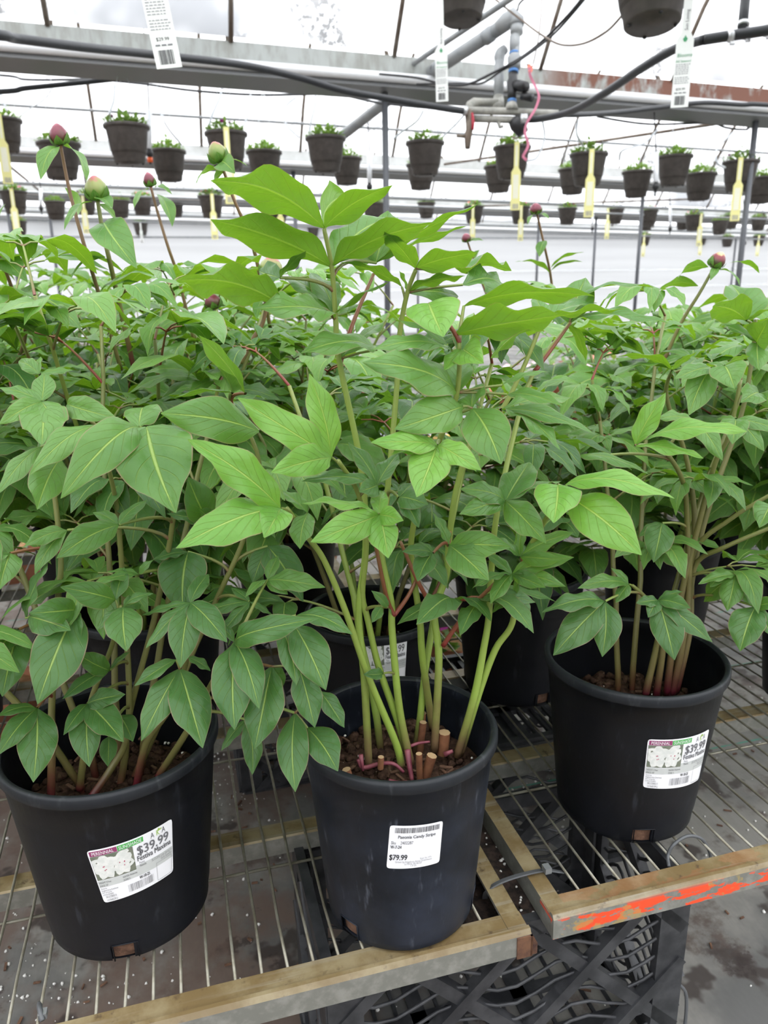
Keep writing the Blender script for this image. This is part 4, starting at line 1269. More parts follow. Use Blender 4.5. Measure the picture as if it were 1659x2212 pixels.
P_('solenoid_valve', [(1108, 158, 4.7), (1108, 170, 4.7), (1107, 178, 4.7), (1106, 200, 4.7), (1106, 216, 4.7)], [.028, .028, .036, .028, .027], M_BLACK, 12, 'black solenoid valve')
P_('solenoid_coil', [(1108, 184, 4.7), (1124, 186, 4.66), (1136, 188, 4.62)], [.030, .034, .030], M_BLACK, 10, 'black solenoid coil')
P_('solenoid_coil', [(1128, 208, 4.66), (1150, 211, 4.62)], .024, M_BLACK, 10, 'black solenoid coil')
P_('primer_band', [(1106, 216, 4.7), (1106, 223, 4.7)], .028, M_BLUE, 12, 'blue primed joint')
P_('tee', [(1105, 223, 4.7), (1105, 240, 4.7)], [.030, .044], M_PVCB)
P_('header_pipe', [(1012, 239, 4.7), (1060, 240, 4.7), (1105, 241, 4.7), (1160, 244, 4.7), (1205, 246, 4.7)], .022, M_PVCB)
P_('lower_pipe', [(1012, 256, 4.72), (1110, 259, 4.72), (1140, 259, 4.72)], .021, M_PVCB)
P_('branch_elbow', [(1092, 105, 4.8), (1082, 114, 4.8), (1079, 122, 4.8), (1079, 134, 4.8)], [.026, .033, .034, .030], M_PVC, 12, None, 4)
P_('branch_pipe', [(1079, 130, 4.8), (1077, 208, 4.8)], .031, M_PVC)
P_('branch_union', [(1077, 205, 4.8), (1077, 216, 4.8), (1076, 218, 4.8), (1076, 236, 4.75)], [.030, .034, .038, .038], M_PVCB)
P_('bypass_pipe', [(1076, 221, 4.75), (1040, 220, 4.75), (1026, 222, 4.75), (1016, 228, 4.74), (1013, 240, 4.72)], [.022, .022, .030, .030, .024], M_PVCB)
P_('drop_pipe', [(1013, 240, 4.7), (1014, 280, 4.7), (1011, 292, 4.7), (1010, 320, 4.7)], [.026, .022, .024, .016], M_BOW)
P_('valve_handle', [(1020, 244, 4.66), (1022, 262, 4.66), (1021, 280, 4.66)], [.007, .010, .008], M_RED, 8, 'red valve handle')
P_('tap', [(986, 293, 4.7), (1005, 295, 4.7)], .010, M_BOW, 8)
P_('hose_union', [(1110, 258, 4.7), (1118, 268, 4.7), (1130, 288, 4.7)], [.040, .050, .036], M_BLACK, 12, 'black hose union')
P_('clamp', [(1124, 257, 4.66), (1138, 257, 4.66)], .030, M_CLAMP, 12, 'steel hose clamp')
P_('clamp', [(1000, 239, 4.66), (1010, 240, 4.66)], .028, M_CLAMP, 12, 'steel hose clamp')
P_('drain_cock', [(1076, 262, 4.72), (1080, 275, 4.72), (1086, 272, 4.72)], .012, M_PVCB, 8)
t = thing('plastic_ribbon', 'pink plastic ribbon dangling in a long tail beside the manifold', 'ribbon', at(1145, 150, 4.5))
for nm, pts, r in (('tail', [(1143, 146, 4.5), (1146, 165, 4.5), (1158, 190, 4.5), (1164, 210, 4.5), (1156, 236, 4.5), (1140, 262, 4.5), (1134, 285, 4.5), (1141, 312, 4.5), (1134, 330, 4.5), (1130, 338, 4.5), (1138, 346, 4.5)], .010), ('knot', [(1140, 142, 4.5), (1148, 148, 4.5), (1144, 156, 4.5)], .014)):
    b = MB(); q = smooth_path([at(*p) for p in pts], 6)
    for i in range(len(q) - 1): b.bar(q[i], q[i + 1] + (q[i + 1] - q[i]) * .1, FW + RT * .8 * sin(i * .35), r * 1.5, .003, M_RIB if nm == 'tail' else M_CORAL)
    b.build(nm, t, t)
hose('tie_cord', 'thin cord holding the pink ribbon up to the roof', [(1172, -20, 4.4), (1166, 60, 4.4), (1158, 110, 4.45), (1150, 145, 4.5)], .004, M_BOW, 'cord', 5)
# clear drip tubes curling down to the baskets
DR = [((112, 192, 5.8), (95, 215, 5.9), (60, 238, 6.0), (42, 252, 6.1)), ((247, 180, 5.8), (246, 215, 5.8), (236, 245, 5.8), (230, 268, 5.8)), ((340, 188, 6), (344, 230, 6), (360, 272, 6), (392, 312, 6.2)),
      ((480, 150, 6), (478, 200, 6), (462, 240, 6), (448, 280, 6)), ((541, 205, 6.4), (543, 225, 6.4), (534, 255, 6.4), (520, 280, 6.4)), ((640, 210, 6.4), (618, 230, 6.4), (616, 265, 6.4), (646, 297, 6.4)),
      ((682, 190, 6), (680, 230, 6), (672, 262, 6), (668, 290, 6)), ((915, 238, 6), (900, 262, 6), (868, 285, 6), (850, 300, 6)), ((1010, 240, 6), (985, 268, 6), (960, 292, 6), (950, 305, 6)), ((1172, 262, 6), (1176, 300, 6), (1160, 340, 6), (1138, 348, 6)),
      ((1248, 258, 6), (1246, 290, 6), (1262, 318, 6.2), (1270, 326, 6.2)), ((1420, 280, 6), (1390, 310, 6), (1345, 325, 6), (1338, 345, 6.2)), ((1585, 285, 6), (1550, 320, 6), (1548, 350, 6), (1566, 362, 6.2)), ((0, 200, 5.6), (8, 222, 5.6), (16, 240, 5.6))]
for i, pts in enumerate(DR):
    b = MB(); b.tube(smooth_path([at(*p) for p in pts], 6), .008 if i else .005, M_STRW, 6)
    tag(b.build('drip_tube'), 'clear drip tube curling down to a basket, %s from the left' % ORD[sorted(range(len(DR)), key=lambda k: DR[k][0][0]).index(i)], 'drip tube', 'clear drip tubes')
# ------------------------------------------------------------------ the three front peonies, measured leaf by leaf
def plant_root(label, X, Y, group=None, rz=0):
    return thing('potted_peony', label, 'potted peony', (X, Y, .0005), rz, group)
def near_on(path, J):
    best = None
    for i in range(len(path) - 1):
        for q in range(5):
            p = path[i].lerp(path[i + 1], q / 4)
            dz = J.z - p.z
            e = (p - J).length + (.25 if dz < .012 else 0)
            if best is None or e < best[0]: best = (e, p, (path[i + 1] - path[i]).normalized())
    return best[1], best[2]
def hero_plant(root, stems, leaves, seed, red=(), mst=M_STEM, rad=.0043):
    rnd = random.Random(seed)
    objs = []; paths = []
    for k, pts in enumerate(stems):
        w = smooth_path([aty(*p) for p in pts], 6)
        b = MB(); n = len(w)
        b.tube(w, [rad * (1 - .55 * i / (n - 1)) for i in range(n)], mst, 10)
        objs.append(b.build('stem', root, root)); paths.append(w)
    for (k, base, tips, mat) in leaves:
        J = aty(*base)
        b = MB()
        if mat is L_MID and base[1] > 1270: mat = L_DARK  # mid-green leaves based low in the frame take the darker green
        if k >= 0:
            p, d = near_on(paths[k], J)
            L = (J - p).length
            if L > .004:
                q = bezier(p, p + d * L * .18 + (J - p) * .2, J - (J - p) * .3 + V3((0, 0, .06 * L)), J, 8)
                rr = .0017 if L > .03 else .0013
                b.tube(q, [rr * 1.15, rr * .8], M_PETR if (k in red or rnd.random() < .15) else M_PET, 7, False)
        for tp in tips:
            tx, ty, Y, w, s = tp[:5]
            arch = tp[5] if len(tp) > 5 and tp[5] is not None else rnd.uniform(.05, .10)
            B = J if len(tp) < 8 else aty(tp[6], tp[7], base[2])
            T = aty(tx, ty, Y)
            if (B - J).length > .001: b.tube([J, J.lerp(B, .5) + V3((0, 0, .001)), B], .0012, M_PET, 5, False)
            n = facing_normal(B, T, s)
            if s < 0: arch *= .8
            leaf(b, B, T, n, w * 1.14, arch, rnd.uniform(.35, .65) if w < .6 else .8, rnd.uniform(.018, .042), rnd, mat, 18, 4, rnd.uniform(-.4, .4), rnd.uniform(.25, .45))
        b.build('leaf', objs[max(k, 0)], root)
    return objs, paths
li, mi, da = L_LIGHT, L_MID, L_DARK

# ---- the tall centre plant
PB = plant_root('tall peony in the black pot with the $79.99 barcode label on the bench edge', .012, .717)
poB, kB = pot(PB, .105, .082, .222, M_POTG, (-132, -12, 108), .163, 1)
sticker(poB, .082, (.1005 - .082) / .209, ((-96.4, .171), (-65.3, .1685), (-66.1, .1167), (-99.4, .1165)), 'barcode')
SB = [
    [(797, 1660, .70), (787, 1465, .705), (775, 1325, .71), (790, 1180, .715), (780, 1010, .72), (733, 780, .725), (725, 690, .725), (717, 580, .72), (700, 494, .715)],
    [(867, 1655, .70), (855, 1605, .70), (797, 1465, .695), (748, 1325, .685), (700, 1210, .67), (661, 1156, .655), (620, 1098, .63)],
    [(876, 1622, .715), (860, 1560, .715), (818, 1440, .715), (795, 1341, .71), (783, 1282, .71), (791, 1180, .70), (775, 1070, .68), (730, 995, .65)],
    [(888, 1650, .705), (863, 1531, .71), (847, 1362, .71), (845, 1300, .712), (822, 1180, .715), (835, 1080, .72), (857, 839, .735), (863, 724, .735), (879, 636, .73), (898, 583, .725)],
    [(935, 1576, .75), (913, 1424, .74), (907, 1338, .735), (893, 1240, .73), (890, 1153, .72), (930, 1000, .69), (985, 860, .665), (992, 740, .66)],
    [(938, 1622, .72), (948, 1424, .725), (939, 1323, .73), (964, 1244, .735), (969, 1180, .735), (985, 1060, .735), (1023, 945, .735), (1080, 890, .74), (1127, 802, .745), (1171, 696, .75)],
    [(987, 1634, .72), (1024, 1506, .72), (1045, 1400, .722), (1056, 1330, .725), (1062, 1225, .73), (1075, 1100, .72), (1120, 900, .76), (1155, 802, .78), (1230, 699, .80)],
    [(994, 1630, .725), (1034, 1498, .725), (1070, 1403, .725), (1107, 1345, .72), (1120, 1240, .71), (1180, 1120, .67), (1225, 1065, .63)]]
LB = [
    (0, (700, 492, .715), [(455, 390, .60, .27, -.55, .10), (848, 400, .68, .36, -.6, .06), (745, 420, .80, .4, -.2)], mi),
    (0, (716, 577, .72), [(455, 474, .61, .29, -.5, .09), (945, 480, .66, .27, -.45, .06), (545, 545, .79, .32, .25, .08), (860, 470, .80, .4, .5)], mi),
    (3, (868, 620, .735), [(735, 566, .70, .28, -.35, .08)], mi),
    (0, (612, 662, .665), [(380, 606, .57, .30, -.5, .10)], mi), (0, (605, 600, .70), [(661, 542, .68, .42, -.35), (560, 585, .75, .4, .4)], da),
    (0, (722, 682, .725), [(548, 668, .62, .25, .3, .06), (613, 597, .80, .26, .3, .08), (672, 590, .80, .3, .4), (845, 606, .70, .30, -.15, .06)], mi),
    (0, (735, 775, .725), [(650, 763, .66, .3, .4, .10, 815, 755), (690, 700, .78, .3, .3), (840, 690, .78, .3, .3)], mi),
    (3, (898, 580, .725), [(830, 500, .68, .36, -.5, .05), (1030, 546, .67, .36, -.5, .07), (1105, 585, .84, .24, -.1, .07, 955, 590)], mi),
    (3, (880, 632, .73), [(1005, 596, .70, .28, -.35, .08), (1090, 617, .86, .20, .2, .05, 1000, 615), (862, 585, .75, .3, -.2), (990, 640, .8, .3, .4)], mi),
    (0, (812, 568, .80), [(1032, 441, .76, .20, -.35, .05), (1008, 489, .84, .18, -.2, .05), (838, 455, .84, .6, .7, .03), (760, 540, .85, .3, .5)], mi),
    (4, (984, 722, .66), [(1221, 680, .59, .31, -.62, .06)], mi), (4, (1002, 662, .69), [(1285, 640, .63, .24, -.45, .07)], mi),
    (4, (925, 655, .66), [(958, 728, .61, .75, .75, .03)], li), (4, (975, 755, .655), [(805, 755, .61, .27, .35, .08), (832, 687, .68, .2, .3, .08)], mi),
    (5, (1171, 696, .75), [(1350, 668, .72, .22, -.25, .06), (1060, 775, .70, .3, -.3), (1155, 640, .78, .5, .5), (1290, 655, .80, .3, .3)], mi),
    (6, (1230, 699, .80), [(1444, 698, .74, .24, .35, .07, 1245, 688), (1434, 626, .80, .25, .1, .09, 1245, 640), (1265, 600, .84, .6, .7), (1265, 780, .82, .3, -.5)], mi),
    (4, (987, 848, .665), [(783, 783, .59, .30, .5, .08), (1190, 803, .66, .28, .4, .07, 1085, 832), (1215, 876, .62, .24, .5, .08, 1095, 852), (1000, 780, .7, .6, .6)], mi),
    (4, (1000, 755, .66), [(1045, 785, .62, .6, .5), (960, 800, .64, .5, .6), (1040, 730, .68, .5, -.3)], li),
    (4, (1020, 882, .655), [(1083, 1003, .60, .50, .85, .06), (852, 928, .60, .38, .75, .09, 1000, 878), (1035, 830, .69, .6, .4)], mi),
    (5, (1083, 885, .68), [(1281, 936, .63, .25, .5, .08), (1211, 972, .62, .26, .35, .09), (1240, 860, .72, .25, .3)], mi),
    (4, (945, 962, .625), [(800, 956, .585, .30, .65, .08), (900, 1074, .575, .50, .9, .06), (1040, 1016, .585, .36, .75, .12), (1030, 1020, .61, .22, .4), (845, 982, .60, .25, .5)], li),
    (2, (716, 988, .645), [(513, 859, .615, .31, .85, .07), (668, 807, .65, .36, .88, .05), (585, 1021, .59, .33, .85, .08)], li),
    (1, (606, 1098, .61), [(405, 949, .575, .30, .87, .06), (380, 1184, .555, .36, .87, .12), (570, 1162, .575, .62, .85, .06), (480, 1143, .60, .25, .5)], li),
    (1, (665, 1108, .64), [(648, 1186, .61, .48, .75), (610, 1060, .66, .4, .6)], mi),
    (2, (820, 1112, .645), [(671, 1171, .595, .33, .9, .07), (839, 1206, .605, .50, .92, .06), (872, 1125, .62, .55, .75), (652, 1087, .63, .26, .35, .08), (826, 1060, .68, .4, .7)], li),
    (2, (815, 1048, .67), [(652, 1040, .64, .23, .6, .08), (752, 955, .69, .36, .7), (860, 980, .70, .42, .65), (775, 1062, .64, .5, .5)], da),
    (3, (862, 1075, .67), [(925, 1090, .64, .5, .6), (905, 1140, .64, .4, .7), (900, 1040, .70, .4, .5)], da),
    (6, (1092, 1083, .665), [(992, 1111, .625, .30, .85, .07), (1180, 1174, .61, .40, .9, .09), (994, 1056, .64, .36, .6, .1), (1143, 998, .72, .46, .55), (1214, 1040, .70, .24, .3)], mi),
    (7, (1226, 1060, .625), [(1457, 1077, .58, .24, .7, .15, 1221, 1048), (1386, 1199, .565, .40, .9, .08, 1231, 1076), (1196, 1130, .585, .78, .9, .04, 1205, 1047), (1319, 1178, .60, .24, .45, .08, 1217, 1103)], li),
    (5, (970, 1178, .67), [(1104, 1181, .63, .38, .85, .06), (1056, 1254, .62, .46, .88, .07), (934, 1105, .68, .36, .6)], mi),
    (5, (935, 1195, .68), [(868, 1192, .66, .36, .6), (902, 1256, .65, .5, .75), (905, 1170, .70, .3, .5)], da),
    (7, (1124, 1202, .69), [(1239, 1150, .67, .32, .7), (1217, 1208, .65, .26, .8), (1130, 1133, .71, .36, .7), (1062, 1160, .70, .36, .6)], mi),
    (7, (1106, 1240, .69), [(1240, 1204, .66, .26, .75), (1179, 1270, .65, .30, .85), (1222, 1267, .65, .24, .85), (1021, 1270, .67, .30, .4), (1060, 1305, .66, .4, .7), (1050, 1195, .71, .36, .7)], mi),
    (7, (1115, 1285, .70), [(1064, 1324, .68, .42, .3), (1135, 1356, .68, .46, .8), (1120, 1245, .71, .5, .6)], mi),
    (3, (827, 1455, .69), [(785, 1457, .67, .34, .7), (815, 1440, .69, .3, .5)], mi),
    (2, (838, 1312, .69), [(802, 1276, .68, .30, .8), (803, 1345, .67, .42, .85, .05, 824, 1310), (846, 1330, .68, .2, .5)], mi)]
oB, pB = hero_plant(PB, SB, LB, 21, red=(5,))
# red leaf stalks that stand out against the dark pots
for k, q in ((5, [(957, 1395, .722), (1010, 1320, .71), (1089, 1241, .69)]), (0, [(733, 790, .74), (762, 699, .77), (807, 592, .80)]), (6, [(1155, 802, .78), (1195, 748, .79), (1232, 697, .80)]), (3, [(851, 1329, .71), (835, 1290, .70), (810, 1170, .66)]),
             (5, [(939, 1323, .73), (900, 1250, .72), (865, 1170, .71)]), (4, [(907, 1338, .735), (940, 1280, .745), (962, 1230, .75)]), (3, [(851, 1329, .71), (880, 1290, .72), (905, 1240, .73)])):
    w = smooth_path([aty(*p) for p in q], 6); b = MB(); b.tube(w, [.0026, .0017], M_PETR, 8, True); b.build('leaf_stalk', oB[k], PB)['label'] = 'red leaf stalk'
b = MB(); rnd = random.Random(2)
def stub(root, pts, r):
    b = MB(); w = [aty(*p) for p in pts]; b.tube(w, r, M_CUT, 8, False); d = (w[-1] - w[0]).normalized()
    x = d.orthogonal().normalized(); y = d.cross(x); vs = [w[-1] + (x * cos(k * pi / 4) + y * sin(k * pi / 4)) * r for k in range(8)]
    b.add(vs, [tuple(range(8))], M_CUTT); b.build('cut_stem', root, root)
for pts, r in (([(908, 1590, .75), (913, 1540, .75)], .0045), ([(907, 1625, .735), (914, 1560, .735)], .004), ([(956, 1628, .725), (960, 1582, .725)], .0065), ([(918, 1680, .69), (933, 1632, .69)], .0055), ([(907, 1690, .685), (905, 1628, .685)], .0034), ([(758, 1695, .67), (748, 1662, .67)], .0045), ([(822, 1660, .68), (823, 1635, .68)], .0032)):
    stub(PB, pts, r)
for q, r in (([(775, 1640, .69), (785, 1658, .688), (820, 1650, .686), (850, 1650, .684), (872, 1668, .682)], .0028), ([(779, 1630, .69), (784, 1665, .686)], .0026), ([(880, 1620, .70), (884, 1650, .69), (890, 1685, .682)], .0036), ([(885, 1612, .71), (905, 1605, .712), (928, 1602, .715)], .002), ([(840, 1686, .675), (860, 1690, .673), (880, 1688, .673)], .0022), ([(960, 1630, .71), (978, 1622, .71)], .003)):
    b = MB(); b.tube(smooth_path([aty(*p) for p in q], 5), [r, r * .6], M_SHOOT, 7); b.build('new_shoot', PB, PB)['label'] = 'pink new shoot at the soil'

# ---- the left plant
PA = plant_root('peony with drooping broad leaves in the front black pot at the left, labelled $39.99', -.295, .714)
poA, kA = pot(PA, .1125, .086, .219, M_POT, (-75.3, 45, 165), .142, 2)
sticker(poA, .086, (.108 - .086) / .206, ((-87.3, .1538), (-40.8, .1625), (-41.3, .095), (-83.0, .0856)), 'perennial')
SA = [
    [(110, 1730, .68), (112, 1600, .69), (112, 1520, .70), (125, 1300, .71), (130, 1180, .72), (95, 900, .74), (90, 870, .74)],
    [(172, 1705, .70), (180, 1642, .70), (195, 1520, .70), (240, 1400, .70), (262, 1310, .66)],
    [(197, 1722, .69), (240, 1660, .71), (272, 1600, .72), (279, 1492, .73), (268, 1300, .74), (255, 1120, .74), (243, 1047, .73), (215, 930, .70)],
    [(257, 1708, .72), (270, 1635, .73), (280, 1540, .735), (330, 1350, .74), (370, 1150, .73), (380, 1000, .70), (330, 930, .64)],
    [(294, 1701, .71), (316, 1605, .715), (367, 1528, .72), (420, 1400, .735), (470, 1290, .74), (529, 1156, .745), (560, 1000, .74), (500, 870, .74)],
    [(341, 1679, .71), (404, 1580, .70), (455, 1480, .68), (508, 1388, .64)],
    [(285, 1690, .73), (345, 1560, .74), (400, 1440, .70), (410, 1310, .66)]]
LA = [
    (0, (166, 1317, .665), [(81, 1521, .60, .45, .95, .06), (62, 1325, .62, .40, .8, .14), (153, 1362, .63, .36, .8, .05, 62, 1332), (110, 1203, .68, .36, .35, .06, 55, 1335), (175, 1390, .64, .3, .8)], mi),
    (1, (250, 1296, .67), [(130, 1268, .63, .36, .85, .12), (268, 1225, .70, .40, .8), (176, 1310, .65, .28, .7)], mi),
    (1, (266, 1312, .655), [(273, 1407, .61, .52, .93), (210, 1363, .64, .34, .7), (331, 1282, .66, .36, .5, .14), (300, 1300, .69, .4, .6)], mi),
    (6, (411, 1302, .655), [(390, 1443, .61, .42, .96), (491, 1388, .61, .36, .88, .09), (315, 1401, .62, .27, .75, .08), (305, 1330, .67, .18, .5, .06), (450, 1240, .70, .3, .6)], mi),
    (6, (388, 1445, .645), [(438, 1616, .585, .42, .97, .06), (305, 1601, .595, .35, .92, .07), (290, 1482, .62, .30, .75, .07, 380, 1425), (455, 1450, .64, .4, .7, None, 405, 1420), (360, 1530, .66, .4, .8)], mi),
    (0, (80, 1530, .655), [(72, 1690, .60, .42, .96), (-5, 1632, .60, .32, .85), (-8, 1548, .62, .30, .6, .1)], mi),
    (2, (189, 1520, .67), [(193, 1657, .62, .40, .96), (267, 1603, .62, .37, .92), (137, 1588, .63, .32, .8), (271, 1500, .66, .40, .7, .08)], mi),
    (2, (256, 1545, .69), [(287, 1602, .66, .48, .88), (233, 1656, .66, .42, .9, .05, 235, 1590)], mi),
    (2, (236, 1448, .69), [(135, 1510, .65, .28, .8), (164, 1410, .66, .40, .8), (281, 1408, .69, .3, .4)], mi),
    (0, (40, 1360, .66), [(5, 1505, .61, .46, .92), (-20, 1420, .62, .4, .8)], mi), (0, (22, 1195, .68), [(-2, 1275, .65, .6, .9), (-30, 1220, .66, .4, .7)], mi),
    (5, (507, 1388, .635), [(507, 1577, .575, .42, .93, .05), (560, 1531, .58, .36, .93, .13), (690, 1335, .60, .25, .75, .20), (460, 1345, .66, .25, .6)], mi),
    (5, (640, 1330, .63), [(762, 1371, .61, .34, .8, .14), (640, 1480, .595, .36, .93, .05, 606, 1350), (704, 1491, .59, .44, .95, .07, 634, 1348)], mi),
    (5, (587, 1440, .63), [(550, 1618, .585, .42, .95, .06), (680, 1572, .60, .40, .94, .06, 645, 1440), (600, 1520, .65, .4, .9)], mi),
    (5, (637, 1540, .64), [(638, 1711, .59, .40, .96, .06), (730, 1666, .60, .50, .93, .06, 664, 1572), (744, 1572, .62, .46, .85, .05, 690, 1492)], mi),
    (5, (532, 1555, .66), [(545, 1674, .63, .34, .92), (478, 1622, .64, .30, .85)], da),
    (5, (578, 1253, .70), [(703, 1269, .67, .30, .75, .09), (601, 1200, .72, .44, .75), (622, 1284, .68, .4, .8), (530, 1290, .67, .26, .5, .12)], mi),
    (4, (540, 1300, .70), [(470, 1380, .67, .3, .7), (430, 1330, .70, .3, .6), (500, 1270, .72, .3, .6), (590, 1330, .70, .3, .7)], mi),
    (4, (406, 1192, .745), [(396, 1330, .705, .62, .93, .05), (330, 1210, .72, .3, .7)], da), (4, (578, 1180, .75), [(655, 1300, .72, .55, .9), (545, 1260, .73, .5, .85)], da),
    (3, (316, 922, .635), [(380, 1108, .575, .70, .97, .05)], mi),
    (3, (300, 922, .64), [(131, 1077, .565, .36, .85, .24), (250, 1000, .66, .36, .8), (310, 880, .70, .5, .7)], mi),
    (2, (215, 920, .66), [(64, 1026, .60, .28, .7, .14), (80, 1101, .60, .38, .92, .05, 130, 990), (-5, 1068, .62, .34, .75, .08, 88, 965)], mi),
    (0, (90, 868, .675), [(90, 961, .62, .50, .95, .06), (136, 926, .64, .44, .92, .08), (-3, 917, .63, .30, .75, .10), (95, 803, .70, .50, .75, .03), (-3, 838, .68, .36, .6), (20, 870, .67, .3, .6)], mi),
    (0, (86, 808, .70), [(40, 780, .72, .36, .6), (158, 800, .70, .28, .5, .06), (88, 770, .72, .4, .4)], mi),
    (2, (145, 873, .69), [(252, 903, .65, .30, .65, .10)], mi),
    (3, (256, 1134, .67), [(122, 1206, .62, .36, .87, .09), (200, 1107, .69, .30, .6), (318, 1080, .70, .36, .6)], mi), (3, (145, 1145, .70), [(52, 1180, .67, .40, .8, .07), (75, 1240, .67, .35, .8)], mi),
    (4, (560, 932, .67), [(347, 893, .62, .36, .85, .07)], mi), (4, (530, 850, .70), [(430, 724, .70, .34, -.6, .05)], mi), (4, (502, 848, .70), [(470, 792, .68, .62, -.35), (370, 862, .69, .28, -.1, .08)], da),
    (4, (450, 1130, .72), [(405, 1030, .70, .5, .8), (430, 1100, .69, .4, .7), (360, 1110, .70, .3, .7)], da),
    (3, (300, 1240, .70), [(200, 1260, .67, .28, .6), (330, 1210, .70, .4, .6), (230, 1235, .70, .3, .5)], mi)]
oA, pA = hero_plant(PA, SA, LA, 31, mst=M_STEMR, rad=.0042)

# ---- the right plant
PC = plant_root('peony with bare reddish stem bases in the black pot on the orange painted bench', .315, .876)
poC, kC = pot(PC, .1125, .086, .219, M_POT, (-91, 29, 149), .138, 3)
sticker(poC, .086, (.108 - .086) / .206, ((-97.5, .1612), (-48.5, .1574), (-44.5, .080), (-96.9, .091)), 'perennial')
SCS = [
    [(1394, 1501, .86), (1408, 1440, .865), (1421, 1380, .865), (1432, 1330, .85), (1424, 1297, .82)],
    [(1417, 1505, .865), (1432, 1372, .87), (1400, 1300, .86), (1366, 1265, .84)],
    [(1440, 1500, .87), (1452, 1400, .875), (1475, 1270, .88), (1510, 1130, .88), (1545, 1000, .87), (1575, 940, .86), (1600, 820, .86)],
    [(1452, 1500, .87), (1471, 1405, .875), (1488, 1273, .88), (1485, 1150, .88), (1478, 1050, .86), (1440, 980, .82), (1395, 962, .79)],
    [(1446, 1500, .88), (1478, 1380, .89), (1498, 1230, .90), (1530, 1100, .91), (1600, 900, .93), (1625, 770, .94), (1632, 690, .94)],
    [(1456, 1498, .88), (1484, 1380, .885), (1496, 1200, .89), (1580, 1120, .87), (1680, 1060, .85)],
    [(1460, 1495, .875), (1490, 1360, .885), (1500, 1225, .89), (1570, 1180, .86), (1690, 1130, .84)],
    [(1440, 1505, .885), (1470, 1380, .90), (1500, 1160, .92), (1485, 1000, .93), (1440, 860, .92), (1452, 800, .90)]]
LC = [
    (1, (1307, 1299, .80), [(1195, 1416, .755, .35, .92), (1301, 1419, .755, .44, .96), (1170, 1323, .765, .26, .65, .10)], mi),
    (0, (1422, 1297, .80), [(1457, 1426, .75, .46, .96), (1539, 1387, .76, .30, .87), (1492, 1314, .77, .44, .8), (1400, 1334, .78, .5, .85), (1374, 1303, .79, .45, .7), (1475, 1278, .80, .4, .6)], mi),
    (1, (1358, 1262, .83), [(1248, 1271, .80, .24, .6, .08), (1320, 1227, .84, .40, .7), (1330, 1302, .81, .44, .8)], mi),
    (5, (1588, 1242, .86), [(1571, 1320, .83, .52, .93), (1632, 1316, .83, .38, .88), (1508, 1262, .84, .26, .6), (1520, 1300, .88, .5, .8)], mi),
    (6, (1632, 1310, .83), [(1599, 1407, .79, .54, .92), (1668, 1375, .79, .36, .9), (1690, 1305, .80, .4, .7)], mi),
    (3, (1372, 962, .77), [(1438, 848, .775, .36, .85, .04), (1614, 932, .715, .25, .6, .10, 1392, 950), (1520, 990, .72, .24, .5, .05)], li),
    (3, (1300, 985, .80), [(1404, 1025, .75, .26, .4, .10, 1245, 985)], mi),
    (3, (1495, 905, .82), [(1561, 995, .78, .36, .8), (1420, 905, .80, .3, .5)], mi),
    (2, (1590, 905, .82), [(1582, 960, .79, .6, .75), (1651, 975, .79, .36, .8), (1548, 905, .83, .4, .6), (1690, 930, .80, .36, .7)], mi),
    (7, (1536, 795, .86), [(1488, 897, .82, .42, .93, .05), (1457, 818, .83, .3, .5)], mi),
    (7, (1452, 800, .88), [(1335, 770, .85, .30, -.2, .1), (1313, 818, .84, .26, .15, .1), (1505, 760, .86, .40, -.4), (1460, 850, .86, .35, .5)], mi),
    (2, (1565, 790, .84), [(1587, 840, .80, .7, .8), (1530, 785, .84, .4, .5), (1620, 770, .85, .35, -.4)], mi),
    (4, (1612, 692, .92), [(1540, 661, .87, .46, -.4, .05), (1690, 660, .90, .36, -.3), (1580, 615, .98, .6, .5)], mi),
    (4, (1635, 740, .92), [(1660, 690, .88, .6, .7), (1640, 800, .87, .4, .6), (1560, 700, .94, .4, .4)], mi),
    (4, (1640, 850, .90), [(1600, 870, .85, .4, .7), (1690, 880, .86, .4, .7), (1560, 840, .90, .3, .5)], mi),
    (6, (1665, 1090, .82), [(1640, 1140, .79, .6, .85), (1700, 1130, .79, .5, .8)], mi),
    (3, (1430, 1130, .86), [(1412, 1215, .83, .55, .92), (1380, 1160, .86, .4, .7)], da)]
oC, pC = hero_plant(PC, SCS, LC, 41, mst=M_STEMC, rad=.0046)
# back canes of the three front plants
rnd = random.Random(77)
for root, X, Y, sz, lst in ((PB, .012, .717, .165, ((.9, .36, .42), (2.3, .36, .40))), (PA, -.295, .714, .13, ((2.6, .45, .46), (1.7, .30, .50), (.9, .35, .44), (3.3, .6, .38))), (PC, .315, .876, .125, ((.6, .38, .46), (1.8, .30, .42), (1.2, .35, .50)))):
    for az, lean, ht in lst:
        peony_stem(root, V3((.03 * cos(az), .03 * sin(az), sz)), az, lean, ht, rnd, bare=.38, size=.085, msel=da if root is PB else None, nodes=6, mst=M_STEM if root is PB else M_STEMR)

